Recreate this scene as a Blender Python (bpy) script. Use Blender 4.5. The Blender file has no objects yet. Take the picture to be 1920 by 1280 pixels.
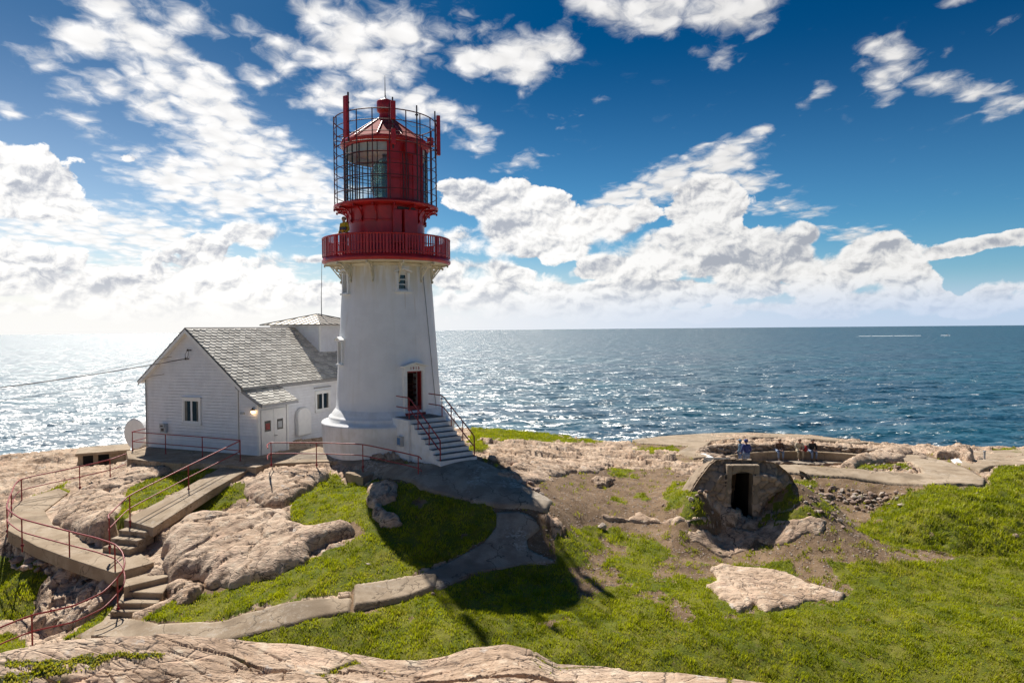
import bpy, math, random
import numpy as np
from mathutils import Vector, Matrix
random.seed(7)
rng = np.random.default_rng(11)
R = math.radians
SC = bpy.context.scene
COL = SC.collection
CZ = 45.0                      # camera height above the sea
F = 1280.0                     # focal length in photo pixels (24 mm on 36 mm)
PITCH = math.atan(24.3 / 1280)
ROLL = 0.0094
f0 = np.array([0, math.cos(PITCH), -math.sin(PITCH)])
_u = np.array([0, math.sin(PITCH), math.cos(PITCH)])
_r = np.array([1.0, 0, 0])
r0 = _r * math.cos(ROLL) - _u * math.sin(ROLL)
u0 = _u * math.cos(ROLL) + _r * math.sin(ROLL)


def ray(px, py):
    return f0 + r0 * ((px - 960) / F) + u0 * ((640 - py) / F)


def P(px, py, z):
    """point seen at photo pixel, at height z relative to the eye -> world"""
    d = ray(px, py)
    t = z / d[2]
    return Vector((d[0] * t, d[1] * t, CZ + z))


def PD(px, py, dep):
    d = ray(px, py)
    t = dep / d[1]
    return Vector((d[0] * t, d[1] * t, CZ + d[2] * t))


def proj(x, y, z):
    z = z - CZ
    df = x * f0[0] + y * f0[1] + z * f0[2]
    df = np.where(df < 0.05, 0.05, df)
    return 960 + F * (x * r0[0] + y * r0[1] + z * r0[2]) / df, 640 - F * (x * u0[0] + y * u0[1] + z * u0[2]) / df


# ---------------------------------------------------------------- noise
def _h(ix, iy, s):
    h = (ix.astype(np.int64) * 374761393 + iy.astype(np.int64) * 668265263 + s * 974634777) & 0xffffffff
    h = ((h ^ (h >> 13)) * 1274126177) & 0xffffffff
    h = ((h ^ (h >> 16)) * 2246822519) & 0xffffffff
    return (h ^ (h >> 15)) & 0xffffffff


def perlin(x, y, s=0):
    x = np.asarray(x, float); y = np.asarray(y, float)
    ix = np.floor(x).astype(np.int64); iy = np.floor(y).astype(np.int64)
    fx = x - ix; fy = y - iy
    u = fx * fx * fx * (fx * (fx * 6 - 15) + 10); v = fy * fy * fy * (fy * (fy * 6 - 15) + 10)

    def g(a, b):
        t = _h(ix + a, iy + b, s) * (2 * math.pi / 4294967296.0)
        return np.cos(t) * (fx - a) + np.sin(t) * (fy - b)
    return 1.4 * ((g(0, 0) * (1 - u) + g(1, 0) * u) * (1 - v) + (g(0, 1) * (1 - u) + g(1, 1) * u) * v)


def fbm(x, y, o=4, s=0, gain=.5):
    r = 0; a = 1.0
    for i in range(o):
        r = r + a * perlin(x * 2 ** i + 17.3 * i, y * 2 ** i - 9.1 * i, s + i); a *= gain
    return r


def ridged(x, y, o=4, s=0):
    r = 0; a = 1.0
    for i in range(o):
        r = r + a * (1 - 2 * np.abs(perlin(x * 2 ** i + 5.3 * i, y * 2 ** i + 3.7 * i, s + i))); a *= .5
    return r / 1.9


def worley(x, y, s=0):
    x = np.asarray(x, float); y = np.asarray(y, float)
    ix = np.floor(x).astype(np.int64); iy = np.floor(y).astype(np.int64)
    f1 = np.full(x.shape, 9.0); f2 = np.full(x.shape, 9.0); cid = np.zeros(x.shape)
    for a in (-1, 0, 1):
        for b in (-1, 0, 1):
            h = _h(ix + a, iy + b, s)
            jx = (h & 0xffff) / 65536.0; jy = (h >> 16) / 65536.0
            d = np.hypot(ix + a + jx - x, iy + b + jy - y)
            c = d < f1
            f2 = np.where(c, f1, np.minimum(f2, d)); cid = np.where(c, jx * 7.31 % 1.0, cid); f1 = np.where(c, d, f1)
    return f1, f2, cid


def sstep(a, b, t):
    t = np.clip((t - a) / (b - a), 0, 1)
    return t * t * (3 - 2 * t)


def inpoly(x, y, poly):
    c = np.zeros(np.shape(x), bool); n = len(poly)
    for i in range(n):
        x1, y1 = poly[i][:2]; x2, y2 = poly[(i + 1) % n][:2]
        if y1 == y2: continue
        c ^= ((y1 > y) != (y2 > y)) & (x < (x2 - x1) * (y - y1) / (y2 - y1) + x1)
    return c


def sdist(x, y, poly):
    """signed distance, positive inside"""
    d = np.full(np.shape(x), 1e9); n = len(poly)
    for i in range(n):
        x1, y1 = poly[i][:2]; x2, y2 = poly[(i + 1) % n][:2]
        ex, ey = x2 - x1, y2 - y1; L = ex * ex + ey * ey + 1e-12
        t = np.clip(((x - x1) * ex + (y - y1) * ey) / L, 0, 1)
        d = np.minimum(d, np.hypot(x - x1 - t * ex, y - y1 - t * ey))
    return np.where(inpoly(x, y, poly), d, -d)


# ---------------------------------------------------------------- nodes
def new_mat(name):
    m = bpy.data.materials.new(name); m.use_nodes = True
    m.node_tree.nodes.clear()
    return m


class NT:
    def __init__(s, nt): s.nt = nt

    def n(s, typ, ins=None, **at):
        nd = s.nt.nodes.new('ShaderNode' + typ)
        for k, v in at.items(): setattr(nd, k, v)
        for k, v in (ins or {}).items():
            sk = nd.inputs[k]
            if isinstance(v, bpy.types.NodeSocket): s.nt.links.new(v, sk)
            elif isinstance(v, bpy.types.Node): s.nt.links.new(v.outputs[0], sk)
            elif isinstance(v, (tuple, list)) and len(v) == 3 and sk.type == 'RGBA': sk.default_value = (*v, 1)
            else: sk.default_value = v
        return nd

    def m(s, op, a, b=0.0, c=0.0, clamp=False):
        nd = s.n('Math', {0: a, 1: b, 2: c}, operation=op); nd.use_clamp = clamp
        return nd.outputs[0]

    def mix(s, f, a, b, mode='MIX'):
        nd = s.nt.nodes.new('ShaderNodeMix'); nd.data_type = 'RGBA'; nd.blend_type = mode
        for sk, v in ((nd.inputs[0], f), (nd.inputs[6], a), (nd.inputs[7], b)):
            if isinstance(v, bpy.types.NodeSocket): s.nt.links.new(v, sk)
            elif isinstance(v, (tuple, list)): sk.default_value = (*v[:3], 1)
            else: sk.default_value = v
        return nd.outputs[2]

    def noise(s, vec, scale, detail=4, rough=.55, dist=0.0):
        return s.n('TexNoise', {'Vector': vec, 'Scale': scale, 'Detail': detail, 'Roughness': rough, 'Distortion': dist}).outputs[0]

    def ramp(s, f, lo, hi):
        nd = s.n('MapRange', {0: f, 1: lo, 2: hi, 3: 0.0, 4: 1.0}, interpolation_type='SMOOTHSTEP'); return nd.outputs[0]

    def pos(s, sc=None):
        g = s.n('NewGeometry').outputs['Position']
        if sc:
            g = s.n('VectorMath', {0: g, 1: sc}, operation='MULTIPLY').outputs[0]
        return g

    def attr(s, name):
        return s.n('Attribute', attribute_name=name)

    def out(s, sh):
        o = s.n('OutputMaterial'); s.nt.links.new(sh if isinstance(sh, bpy.types.NodeSocket) else sh.outputs[0], o.inputs[0])


def M(name, base, base2=None, rough=.6, scale=3.0, bump=.0, bscale=20.0, metallic=0.0, lo=.35, hi=.65, spec=.5, coords=None, streak=None, trans=0.0, coat=0.0):
    m = new_mat(name); t = NT(m.node_tree); p = t.pos()
    if base2 is None: base2 = tuple(c * .82 for c in base)
    f = t.ramp(t.noise(p, scale, 6, .6), lo, hi)
    col = t.mix(f, base, base2)
    if streak:                                            # vertical weather streaks
        ps = t.pos((streak[0], streak[0], streak[0] * .06))
        col = t.mix(t.m('MULTIPLY', t.ramp(t.noise(ps, 1.0, 5, .6), .5, .8), streak[1]), col, streak[2])
    ins = {'Base Color': col, 'Roughness': rough, 'Metallic': metallic, 'Specular IOR Level': spec, 'Coat Weight': coat}
    if bump:
        b = t.n('Bump', {'Height': t.noise(p, bscale, 5, .6), 'Strength': bump, 'Distance': .02})
        ins['Normal'] = b
    pb = t.n('BsdfPrincipled', ins)
    t.out(pb)
    return m


# ---------------------------------------------------------------- mesh builder
def tag(o, label=None, cat=None, group=None, kind=None):
    if label: o['label'] = label
    if cat: o['category'] = cat
    if group: o['group'] = group
    if kind: o['kind'] = kind
    return o


def empty(name, loc, label, cat, group=None):
    o = bpy.data.objects.new(name, None); COL.objects.link(o)
    o.location = loc; o.empty_display_size = .3
    tag(o, label, cat, group); bpy.context.view_layer.update()
    return o


class MB:
    def __init__(s): s.v = []; s.f = []; s.smooth = []

    def add(s, vs, fs, smooth=False):
        b = len(s.v); s.v += [tuple(v) for v in vs]
        for f in fs: s.f.append([b + i for i in f]); s.smooth.append(smooth)

    def hexa(s, c):
        s.add(c, [(0, 3, 2, 1), (4, 5, 6, 7), (0, 1, 5, 4), (1, 2, 6, 5), (2, 3, 7, 6), (3, 0, 4, 7)])

    def obox(s, o, ax, ay, az):
        """box from corner o with edge vectors"""
        o = Vector(o); ax = Vector(ax); ay = Vector(ay); az = Vector(az)
        if ax.cross(ay).dot(az) < 0: ax, ay = ay, ax
        s.hexa([o, o + ax, o + ax + ay, o + ay, o + az, o + ax + az, o + ax + ay + az, o + ay + az])

    def box(s, x0, x1, y0, y1, z0, z1): s.obox((x0, y0, z0), (x1 - x0, 0, 0), (0, y1 - y0, 0), (0, 0, z1 - z0))

    def tube(s, pts, r, n=8, closed=False, rs=None):
        pts = [Vector(p) for p in pts]; m = len(pts); rings = []
        prev = None
        for i, p in enumerate(pts):
            if closed: t = pts[(i + 1) % m] - pts[i - 1]
            else: t = pts[min(i + 1, m - 1)] - pts[max(i - 1, 0)]
            t.normalize()
            if prev is None: a = t.orthogonal().normalized()
            else: a = (prev - t * prev.dot(t)).normalized()
            prev = a; b = t.cross(a); rr = rs[i] if rs else r
            rings.append([p + (a * math.cos(2 * math.pi * k / n) + b * math.sin(2 * math.pi * k / n)) * rr for k in range(n)])
        vs = [v for g in rings for v in g]; fs = []
        for i in range(m if closed else m - 1):
            j = (i + 1) % m
            for k in range(n): fs.append((i * n + k, i * n + (k + 1) % n, j * n + (k + 1) % n, j * n + k))
        s.add(vs, fs, True)
        if not closed:
            s.add(rings[0], [tuple(range(n))[::-1]]); s.add(rings[-1], [tuple(range(n))])

    def lathe(s, c, prof, n=48, a0=0, a1=2 * math.pi, cap=False, smooth=True):
        """prof: list of (r, z); c centre xy, absolute z"""
        full = abs(a1 - a0 - 2 * math.pi) < 1e-6; k = n if full else n + 1
        vs = [(c[0] + r * math.cos(a0 + (a1 - a0) * i / n), c[1] + r * math.sin(a0 + (a1 - a0) * i / n), z) for r, z in prof for i in range(k)]
        fs = []
        for j in range(len(prof) - 1):
            for i in range(n):
                i2 = (i + 1) % k if full else i + 1
                fs.append((j * k + i, j * k + i2, (j + 1) * k + i2, (j + 1) * k + i))
        s.add(vs, fs, smooth)
        if cap:
            s.add([vs[i] for i in range(k)], [tuple(range(k))[::-1]])
            s.add([vs[(len(prof) - 1) * k + i] for i in range(k)], [tuple(range(k))])

    def prism(s, poly, vec):
        """poly 3-D points, extruded by vec"""
        n = len(poly); a = [Vector(p) for p in poly]; b = [p + Vector(vec) for p in a]
        s.add(a + b, [tuple(range(n))[::-1], tuple(range(n, 2 * n))] + [(i, (i + 1) % n, n + (i + 1) % n, n + i) for i in range(n)])

    def sphere(s, c, r, n=12, m=8, sc=(1, 1, 1)):
        prof = [(max(1e-4, r * math.sin(math.pi * j / m)), -r * math.cos(math.pi * j / m)) for j in range(m + 1)]
        b = len(s.v); s.lathe((0, 0), prof, n)
        for i in range(b, len(s.v)):
            v = s.v[i]; s.v[i] = (c[0] + v[0] * sc[0], c[1] + v[1] * sc[1], c[2] + v[2] * sc[2])

    def build(s, name, mat, parent=None, origin=None, fix=True):
        me = bpy.data.meshes.new(name)
        if parent is not None: org = Vector(parent.matrix_world.translation)
        elif origin is not None: org = Vector(origin)
        elif s.v:
            a = np.array(s.v); org = Vector(((a[:, 0].min() + a[:, 0].max()) / 2, (a[:, 1].min() + a[:, 1].max()) / 2, a[:, 2].min()))
        else: org = Vector((0, 0, 0))
        me.from_pydata([(v[0] - org.x, v[1] - org.y, v[2] - org.z) for v in s.v], [], s.f)
        me.polygons.foreach_set('use_smooth', s.smooth)
        me.materials.append(mat)
        if fix:
            import bmesh
            bm = bmesh.new(); bm.from_mesh(me); bmesh.ops.recalc_face_normals(bm, faces=bm.faces[:]); bm.to_mesh(me); bm.free()
        me.update()
        o = bpy.data.objects.new(name, me); COL.objects.link(o)
        if parent is not None: o.parent = parent
        else: o.location = org
        bpy.context.view_layer.update()
        return o


def grid_mesh(name, X, Y, Z, mat, keep=None, attrs=None, smooth=True, parent=None):
    """structured grid -> mesh object (world coordinates)"""
    n, m = X.shape
    idx = np.arange(n * m).reshape(n, m)
    q = np.stack([idx[:-1, :-1], idx[:-1, 1:], idx[1:, 1:], idx[1:, :-1]], -1).reshape(-1, 4)
    if keep is not None:
        kk = keep[:-1, :-1] | keep[:-1, 1:] | keep[1:, 1:] | keep[1:, :-1]
        q = q[kk.reshape(-1)]
    used, inv = np.unique(q, return_inverse=True)
    q = inv.reshape(-1, 4)
    co = np.stack([X, Y, Z], -1).reshape(-1, 3)[used]
    a = co[q[0]] if len(q) else None
    if a is not None and np.cross(a[1] - a[0], a[2] - a[0])[2] < 0: q = q[:, ::-1]
    return fast_mesh(name, co, q, mat, {k: v.reshape(-1)[used] for k, v in (attrs or {}).items()}, smooth, parent)


def fast_mesh(name, co, q, mat, attrs=None, smooth=True, parent=None):
    k = q.shape[1]
    org = np.array([(co[:, 0].min() + co[:, 0].max()) / 2, (co[:, 1].min() + co[:, 1].max()) / 2, co[:, 2].min()])
    if parent is not None: org = np.array(parent.matrix_world.translation)
    me = bpy.data.meshes.new(name)
    me.vertices.add(len(co)); me.vertices.foreach_set('co', (co - org).astype(np.float32).ravel())
    me.loops.add(q.size); me.loops.foreach_set('vertex_index', q.astype(np.int32).ravel())
    me.polygons.add(len(q)); me.polygons.foreach_set('loop_start', np.arange(0, q.size, k, dtype=np.int32))
    me.polygons.foreach_set('use_smooth', np.full(len(q), smooth))
    for nm, v in (attrs or {}).items():
        at = me.attributes.new(nm, 'FLOAT', 'POINT'); at.data.foreach_set('value', v.astype(np.float32))
    me.materials.append(mat); me.update(calc_edges=True); me.validate()
    o = bpy.data.objects.new(name, me); COL.objects.link(o)
    if parent is not None: o.parent = parent
    else: o.location = org
    return o


def copy_tree(o, parent=None):
    c = o.copy(); COL.objects.link(c); c.parent = parent
    if parent is not None: c.matrix_parent_inverse = o.matrix_parent_inverse.copy()
    for ch in [x for x in o.children]: copy_tree(ch, c)
    return c
# ---------------------------------------------------------------- camera, sun, sky
cam = bpy.data.cameras.new('camera'); cam.lens = 24; cam.sensor_width = 36; cam.clip_end = 60000; cam.clip_start = .1
co_ = bpy.data.objects.new('camera', cam); COL.objects.link(co_)
mw = Matrix.Identity(4)
for i in range(3):
    mw[i][0] = r0[i]; mw[i][1] = u0[i]; mw[i][2] = -f0[i]
mw[2][3] = CZ
co_.matrix_world = mw
SC.camera = co_
SC.view_settings.view_transform = 'Standard'; SC.view_settings.look = 'None'
SC.view_settings.exposure = 0.5; SC.view_settings.gamma = 1.0
SC.cycles.max_bounces = 8; SC.cycles.diffuse_bounces = 4; SC.cycles.transparent_max_bounces = 12
SC.cycles.sample_clamp_indirect = 6; SC.cycles.use_denoising = True

SUN_AZ = R(-26.4); SUN_EL = R(51.5)
sd = Vector((math.sin(SUN_AZ) * math.cos(SUN_EL), math.cos(SUN_AZ) * math.cos(SUN_EL), math.sin(SUN_EL)))
sl = bpy.data.lights.new('sun', 'SUN'); sl.energy = 5.0; sl.angle = R(.53); sl.color = (1, .94, .85)
so = bpy.data.objects.new('sun', sl); COL.objects.link(so); so.location = (-20, 30, 120)
so.rotation_euler = sd.to_track_quat('Z', 'Y').to_euler()

W = bpy.data.worlds.new('World'); SC.world = W; W.use_nodes = True
W.node_tree.nodes.clear()
t = NT(W.node_tree)
sky = t.n('TexSky', sky_type='NISHITA', sun_disc=False, sun_elevation=SUN_EL, sun_rotation=SUN_AZ, altitude=50, air_density=1.0, dust_density=.5, ozone_density=2.5)
dirv = t.n('TexCoord').outputs['Generated']
sep = t.n('SeparateXYZ', {0: dirv})
X_, Y_, Z_ = sep.outputs
az = t.m('ARCTAN2', X_, Y_)
el = t.m('ARCSINE', t.m('MINIMUM', t.m('MAXIMUM', Z_, -1.0), 1.0))
AE = t.n('CombineXYZ', {0: az, 1: el, 2: 0.0}).outputs[0]


def dir_ae(px, py):
    d = ray(px, py); d = d / np.linalg.norm(d)
    return math.atan2(d[0], d[1]), math.asin(d[2])


def warp(vec, sc, amt):
    n = t.n('TexNoise', {'Vector': vec, 'Scale': sc, 'Detail': 2.0}, noise_dimensions='2D').outputs['Color']
    n = t.n('VectorMath', {0: n, 1: (.5, .5, .5)}, operation='SUBTRACT').outputs[0]
    n = t.n('VectorMath', {0: n, 3: amt}, operation='SCALE').outputs[0]
    return t.n('VectorMath', {0: vec, 1: n}, operation='ADD').outputs[0]


def blobs(lst, vec, soft=1.6):
    acc = None
    for b in lst:
        px, py, rx, ry = b[:4]; rot = b[4] if len(b) > 4 else 0; w = b[5] if len(b) > 5 else 1.0
        a, e = dir_ae(px, py)
        k = 1 / (1 + ((px - 960) / F) ** 2)
        mp = t.n('Mapping', {'Vector': vec, 'Location': (a, e, 0), 'Rotation': (0, 0, R(rot)), 'Scale': (rx / F * k ** .75, ry / F * k ** .5, 1)}, vector_type='TEXTURE')
        g = t.n('TexGradient', {0: mp}, gradient_type='SPHERICAL').outputs['Fac']
        g = t.m('MULTIPLY', g, soft * w, clamp=False)
        acc = g if acc is None else t.m('SMOOTH_MAX', acc, g, .12)
    return t.m('MINIMUM', acc, 1.0)


ALTO = [  # px, py, rx, ry, rotation, weight : thin puffy layer
    (170, 60, 170, 70, 10, .75), (260, 75, 140, 60, -12), (345, 160, 190, 90, -35), (400, 230, 200, 110, -40), (450, 300, 220, 130, -35),
    (540, 350, 230, 110, -25), (600, 380, 190, 70, -15), (380, 350, 230, 90, -10), (300, 200, 120, 70, -20, .8), (250, 440, 330, 90, -5, .85), (120, 430, 260, 80, 0, .8),
    (330, 520, 420, 90, 0, .8), (205, 165, 110, 55, -15, .62), (75, 115, 110, 45, -10, .6), (80, 135, 60, 28, 0, .6), (150, 180, 90, 50, -15, .62), (30, 212, 90, 32, -8, .52), (160, 235, 80, 30, -10, .52),
    (345, 35, 120, 60, -15, .62), (215, 8, 150, 45, 5, .7),
    (600, 30, 130, 80, -35, .75), (650, 80, 160, 100, -25, .8), (740, 60, 200, 100, -10, .7), (700, 130, 170, 90, -15, .8), (520, 80, 130, 50, -15, .58), (540, 130, 120, 50, -35, .6), (860, 60, 180, 80, -10, .6),
    (620, 180, 150, 70, -15, .68), (780, 190, 150, 70, -15, .7), (880, 110, 90, 60, 0, .72), (975, 105, 120, 70, -5, .85), (1010, 90, 110, 50, 5, .72), (885, 245, 90, 60, -20, .58), (480, 160, 110, 50, -25, .5), (460, 195, 90, 40, -25, .5),
    (1110, 12, 130, 45, 0, .66), (1230, 22, 200, 60, -3, .95), (1330, 20, 160, 60, 0, .85), (1400, 25, 120, 60, 12, .8), (1415, 75, 70, 22, 25, .42), (1355, 112, 80, 40, 20, .5), (1310, 95, 60, 26, 0, .42),
    (1035, 228, 75, 26, 18, .52), (1115, 190, 50, 16, 12, .4), (980, 304, 80, 24, 6, .6), (1425, 241, 42, 17, 0, .66), (1310, 271, 60, 14, 5, .55), (1385, 262, 50, 14, -5, .5),
    (1680, 105, 110, 50, -20, .62), (1650, 155, 95, 62, -35, .68), (1750, 150, 90, 40, -15, .5), (1830, 168, 110, 40, -12, .52), (1890, 185, 110, 36, 12, .6), (1528, 180, 70, 26, 18, .52), (1640, 85, 60, 22, 0, .45), (1870, 54, 66, 18, 14, .48), (1785, 4, 90, 25, 0, .5), (1780, 100, 30, 24, 40, .4),
    (1180, 375, 300, 50, 20, .95), (1290, 325, 210, 60, 18, 1.0), (1370, 300, 130, 36, 8, .8), (1400, 345, 120, 36, -5, .75), (1480, 388, 120, 30, 0, .62), (1440, 347, 60, 14, 0, .5), (1610, 438, 130, 32, -12, .62), (1550, 425, 60, 28, 0, .5),
]
CUM = [
    (60, 350, 170, 120, -10, 1.05), (10, 330, 110, 100, 0, 1.0), (130, 390, 120, 60, 0, .8), (240, 300, 80, 30, 0, .4),
    (0, 500, 200, 80, 0, .9), (80, 490, 150, 70, 0, .85), (200, 540, 400, 70, 0, .85), (430, 510, 250, 80, 0, .9), (400, 470, 120, 60, 0, .8), (470, 440, 110, 60, 0, .75), (560, 560, 400, 60, 0, .9), (580, 484, 70, 24, 0, .7),
    (900, 370, 140, 55, 0, .95), (985, 390, 170, 90, -10, 1.05), (1000, 440, 180, 90, 0, 1.05), (870, 450, 150, 60, 0, .7), (1150, 420, 170, 70, 10, .9), (900, 520, 260, 60, 0, .95),
    (1330, 400, 120, 110, 0, 1.05), (1340, 370, 70, 70, 0, .9), (1235, 480, 120, 80, 5, 1.0), (1120, 505, 120, 40, 0, .85), (1380, 480, 180, 90, 0, 1.05), (1475, 478, 105, 80, 0, 1.0), (1530, 510, 150, 70, 0, 1.0), (1500, 440, 70, 45, 0, .9),
    (1640, 490, 140, 80, 0, 1.0), (1700, 520, 130, 60, 0, .9), (1620, 470, 80, 60, 0, .8), (1290, 548, 500, 46, 0, .85), (1650, 560, 330, 50, 0, .85), (1830, 565, 220, 50, 0, .7), (1050, 555, 400, 60, 0, 1.0),
    (1815, 462, 150, 32, 4, .85), (1905, 438, 70, 24, 0, .6), (1900, 540, 80, 30, 0, .5), (300, 580, 900, 40, 0, .8), (1300, 585, 1100, 34, 0, .7),
]
# away from the view: a loose scatter of the same cloud so that the light is that of the same day
wAE = warp(AE, 9.0, .03)


def n2(v, sc, det, ro=.55): return t.n('TexNoise', {'Vector': v, 'Scale': sc, 'Detail': det, 'Roughness': ro}, noise_dimensions='2D').outputs[0]


def v2(v, sc): return t.n('TexVoronoi', {'Vector': v, 'Scale': sc}, feature='F1', voronoi_dimensions='2D').outputs[0]


mA = blobs(ALTO, wAE, 1.45)
mC = blobs(CUM, wAE, 1.6)
den = t.m('ADD', t.m('MAXIMUM', Z_, 0.0), .14)
pl = t.n('CombineXYZ', {0: t.m('DIVIDE', X_, den), 1: t.m('DIVIDE', Y_, den), 2: 0.0}).outputs[0]
pst = t.n('Mapping', {'Vector': warp(pl, 11.0, .07), 'Rotation': (0, 0, R(-25)), 'Scale': (1.0, .8, 1)}, vector_type='POINT').outputs[0]
nA = n2(pst, 7.5, 9, .62)
puff = v2(pst, 15.0)
puff = t.m('SUBTRACT', .5, puff)
pA = t.m('ADD', t.m('MULTIPLY', t.m('SUBTRACT', nA, .5), 3.0), t.m('MULTIPLY', puff, .70))
dA = t.m('ADD', t.m('MULTIPLY', t.m('SUBTRACT', mA, .54), 1.8), pA)
aA = t.m('MULTIPLY', t.ramp(dA, -.35, .95), t.m('ADD', .80, t.m('MULTIPLY', t.ramp(dA, .2, 1.0), .20)))
aA = t.m('MULTIPLY', aA, t.ramp(mA, .02, .3))
# cumulus
cs = t.n('VectorMath', {0: AE, 1: (1.0, 1.35, 1.0)}, operation='MULTIPLY').outputs[0]
cw = warp(cs, 22.0, .022)


def cumn(v, det):
    return t.m('ADD', t.m('MULTIPLY', t.m('SUBTRACT', n2(v, 12.0, det, .60), .5), 2.35), t.m('MULTIPLY', t.m('SUBTRACT', .42, v2(v, 24.0)), .55))


nC = cumn(cw, 9)
up = t.n('VectorMath', {0: cw, 1: (-.0035, .008, 0)}, operation='ADD').outputs[0]
nCu = cumn(up, 8)
dC = t.m('ADD', t.m('MULTIPLY', t.m('SUBTRACT', mC, .60), 1.8), nC)
edge = t.m('ADD', .10, t.m('MULTIPLY', t.ramp(n2(cs, 5.0, 2), .40, .65), .50))      # crisp tops here, ragged veils there
aC = t.m('MULTIPLY', t.n('MapRange', {0: dC, 1: -.05, 2: edge, 3: 0.0, 4: 1.0}, interpolation_type='SMOOTHSTEP').outputs[0], t.ramp(mC, .02, .2))
reliefC = t.m('MULTIPLY', t.m('SUBTRACT', nC, nCu), .95)
lowgrey = n2(t.n('VectorMath', {0: cs, 1: (1, 1.6, 1)}, operation='MULTIPLY').outputs[0], 6.5, 4)
shC = t.m('ADD', t.m('ADD', 1.0, reliefC), t.m('MULTIPLY', t.m('MULTIPLY', t.ramp(lowgrey, .45, .60), t.ramp(dC, .25, .9)), -.18))
shC = t.m('MINIMUM', t.m('MAXIMUM', shC, .68), 1.10)
colC = t.mix(t.ramp(shC, .55, 1.0), (.62, .67, .79), (1.0, .985, .965))
bright = t.ramp(az, .55, -.35)                        # thicker light through the cloud towards the sun
kC = t.m('MULTIPLY', t.m('ADD', .62, t.m('MULTIPLY', bright, .15)), 11.3)
colC = t.n('VectorMath', {0: colC, 3: t.m('MULTIPLY', kC, shC)}, operation='SCALE').outputs[0]
shA = t.m('ADD', t.m('SUBTRACT', .93, t.m('MULTIPLY', t.ramp(dA, 1.0, 2.2), .10)), t.m('MULTIPLY', puff, .22))
kA = t.m('MULTIPLY', t.m('MULTIPLY', t.m('ADD', .62, t.m('MULTIPLY', bright, .16)), 11.3), shA)
colA = t.n('VectorMath', {0: (1.0, .985, .97), 3: kA}, operation='SCALE').outputs[0]
# the clear air of this sky: deep blue high up and away from the sun
hz = t.ramp(el, .42, .0)
tint = t.mix(hz, (.0, .17, .32), (.28, .60, .76))
tintL = t.mix(hz, (.14, .30, .42), (.95, .94, .92))
tint = t.mix(t.ramp(az, .10, -.75), tint, tintL)
skc = t.mix(1.0, sky.outputs[0], tint, 'MULTIPLY')
pale = t.m('MULTIPLY', t.m('POWER', t.ramp(el, .16, -.01), 1.4), t.m('ADD', .42, t.m('MULTIPLY', t.ramp(az, .62, .0), .5)))
hcol = t.mix(t.ramp(az, .6, -.4), (4.6, 5.6, 7.2), (8.2, 8.1, 7.9))
skc = t.mix(pale, skc, hcol)
c1 = t.mix(t.m('MULTIPLY', aA, .96), skc, colA)
c2 = t.mix(t.m('MULTIPLY', aC, .97), c1, colC)
hazeband = t.m('MULTIPLY', t.ramp(el, .075, .006), t.m('ADD', .86, t.m('MULTIPLY', t.ramp(az, .55, .1), .08)))
c3 = t.mix(hazeband, c2, hcol)
bg = t.n('Background', {'Color': c3, 'Strength': .085})
wo = t.n('OutputWorld', {'Surface': bg})
W.cycles.sampling_method = 'MANUAL'; W.cycles.sample_map_resolution = 256
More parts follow.
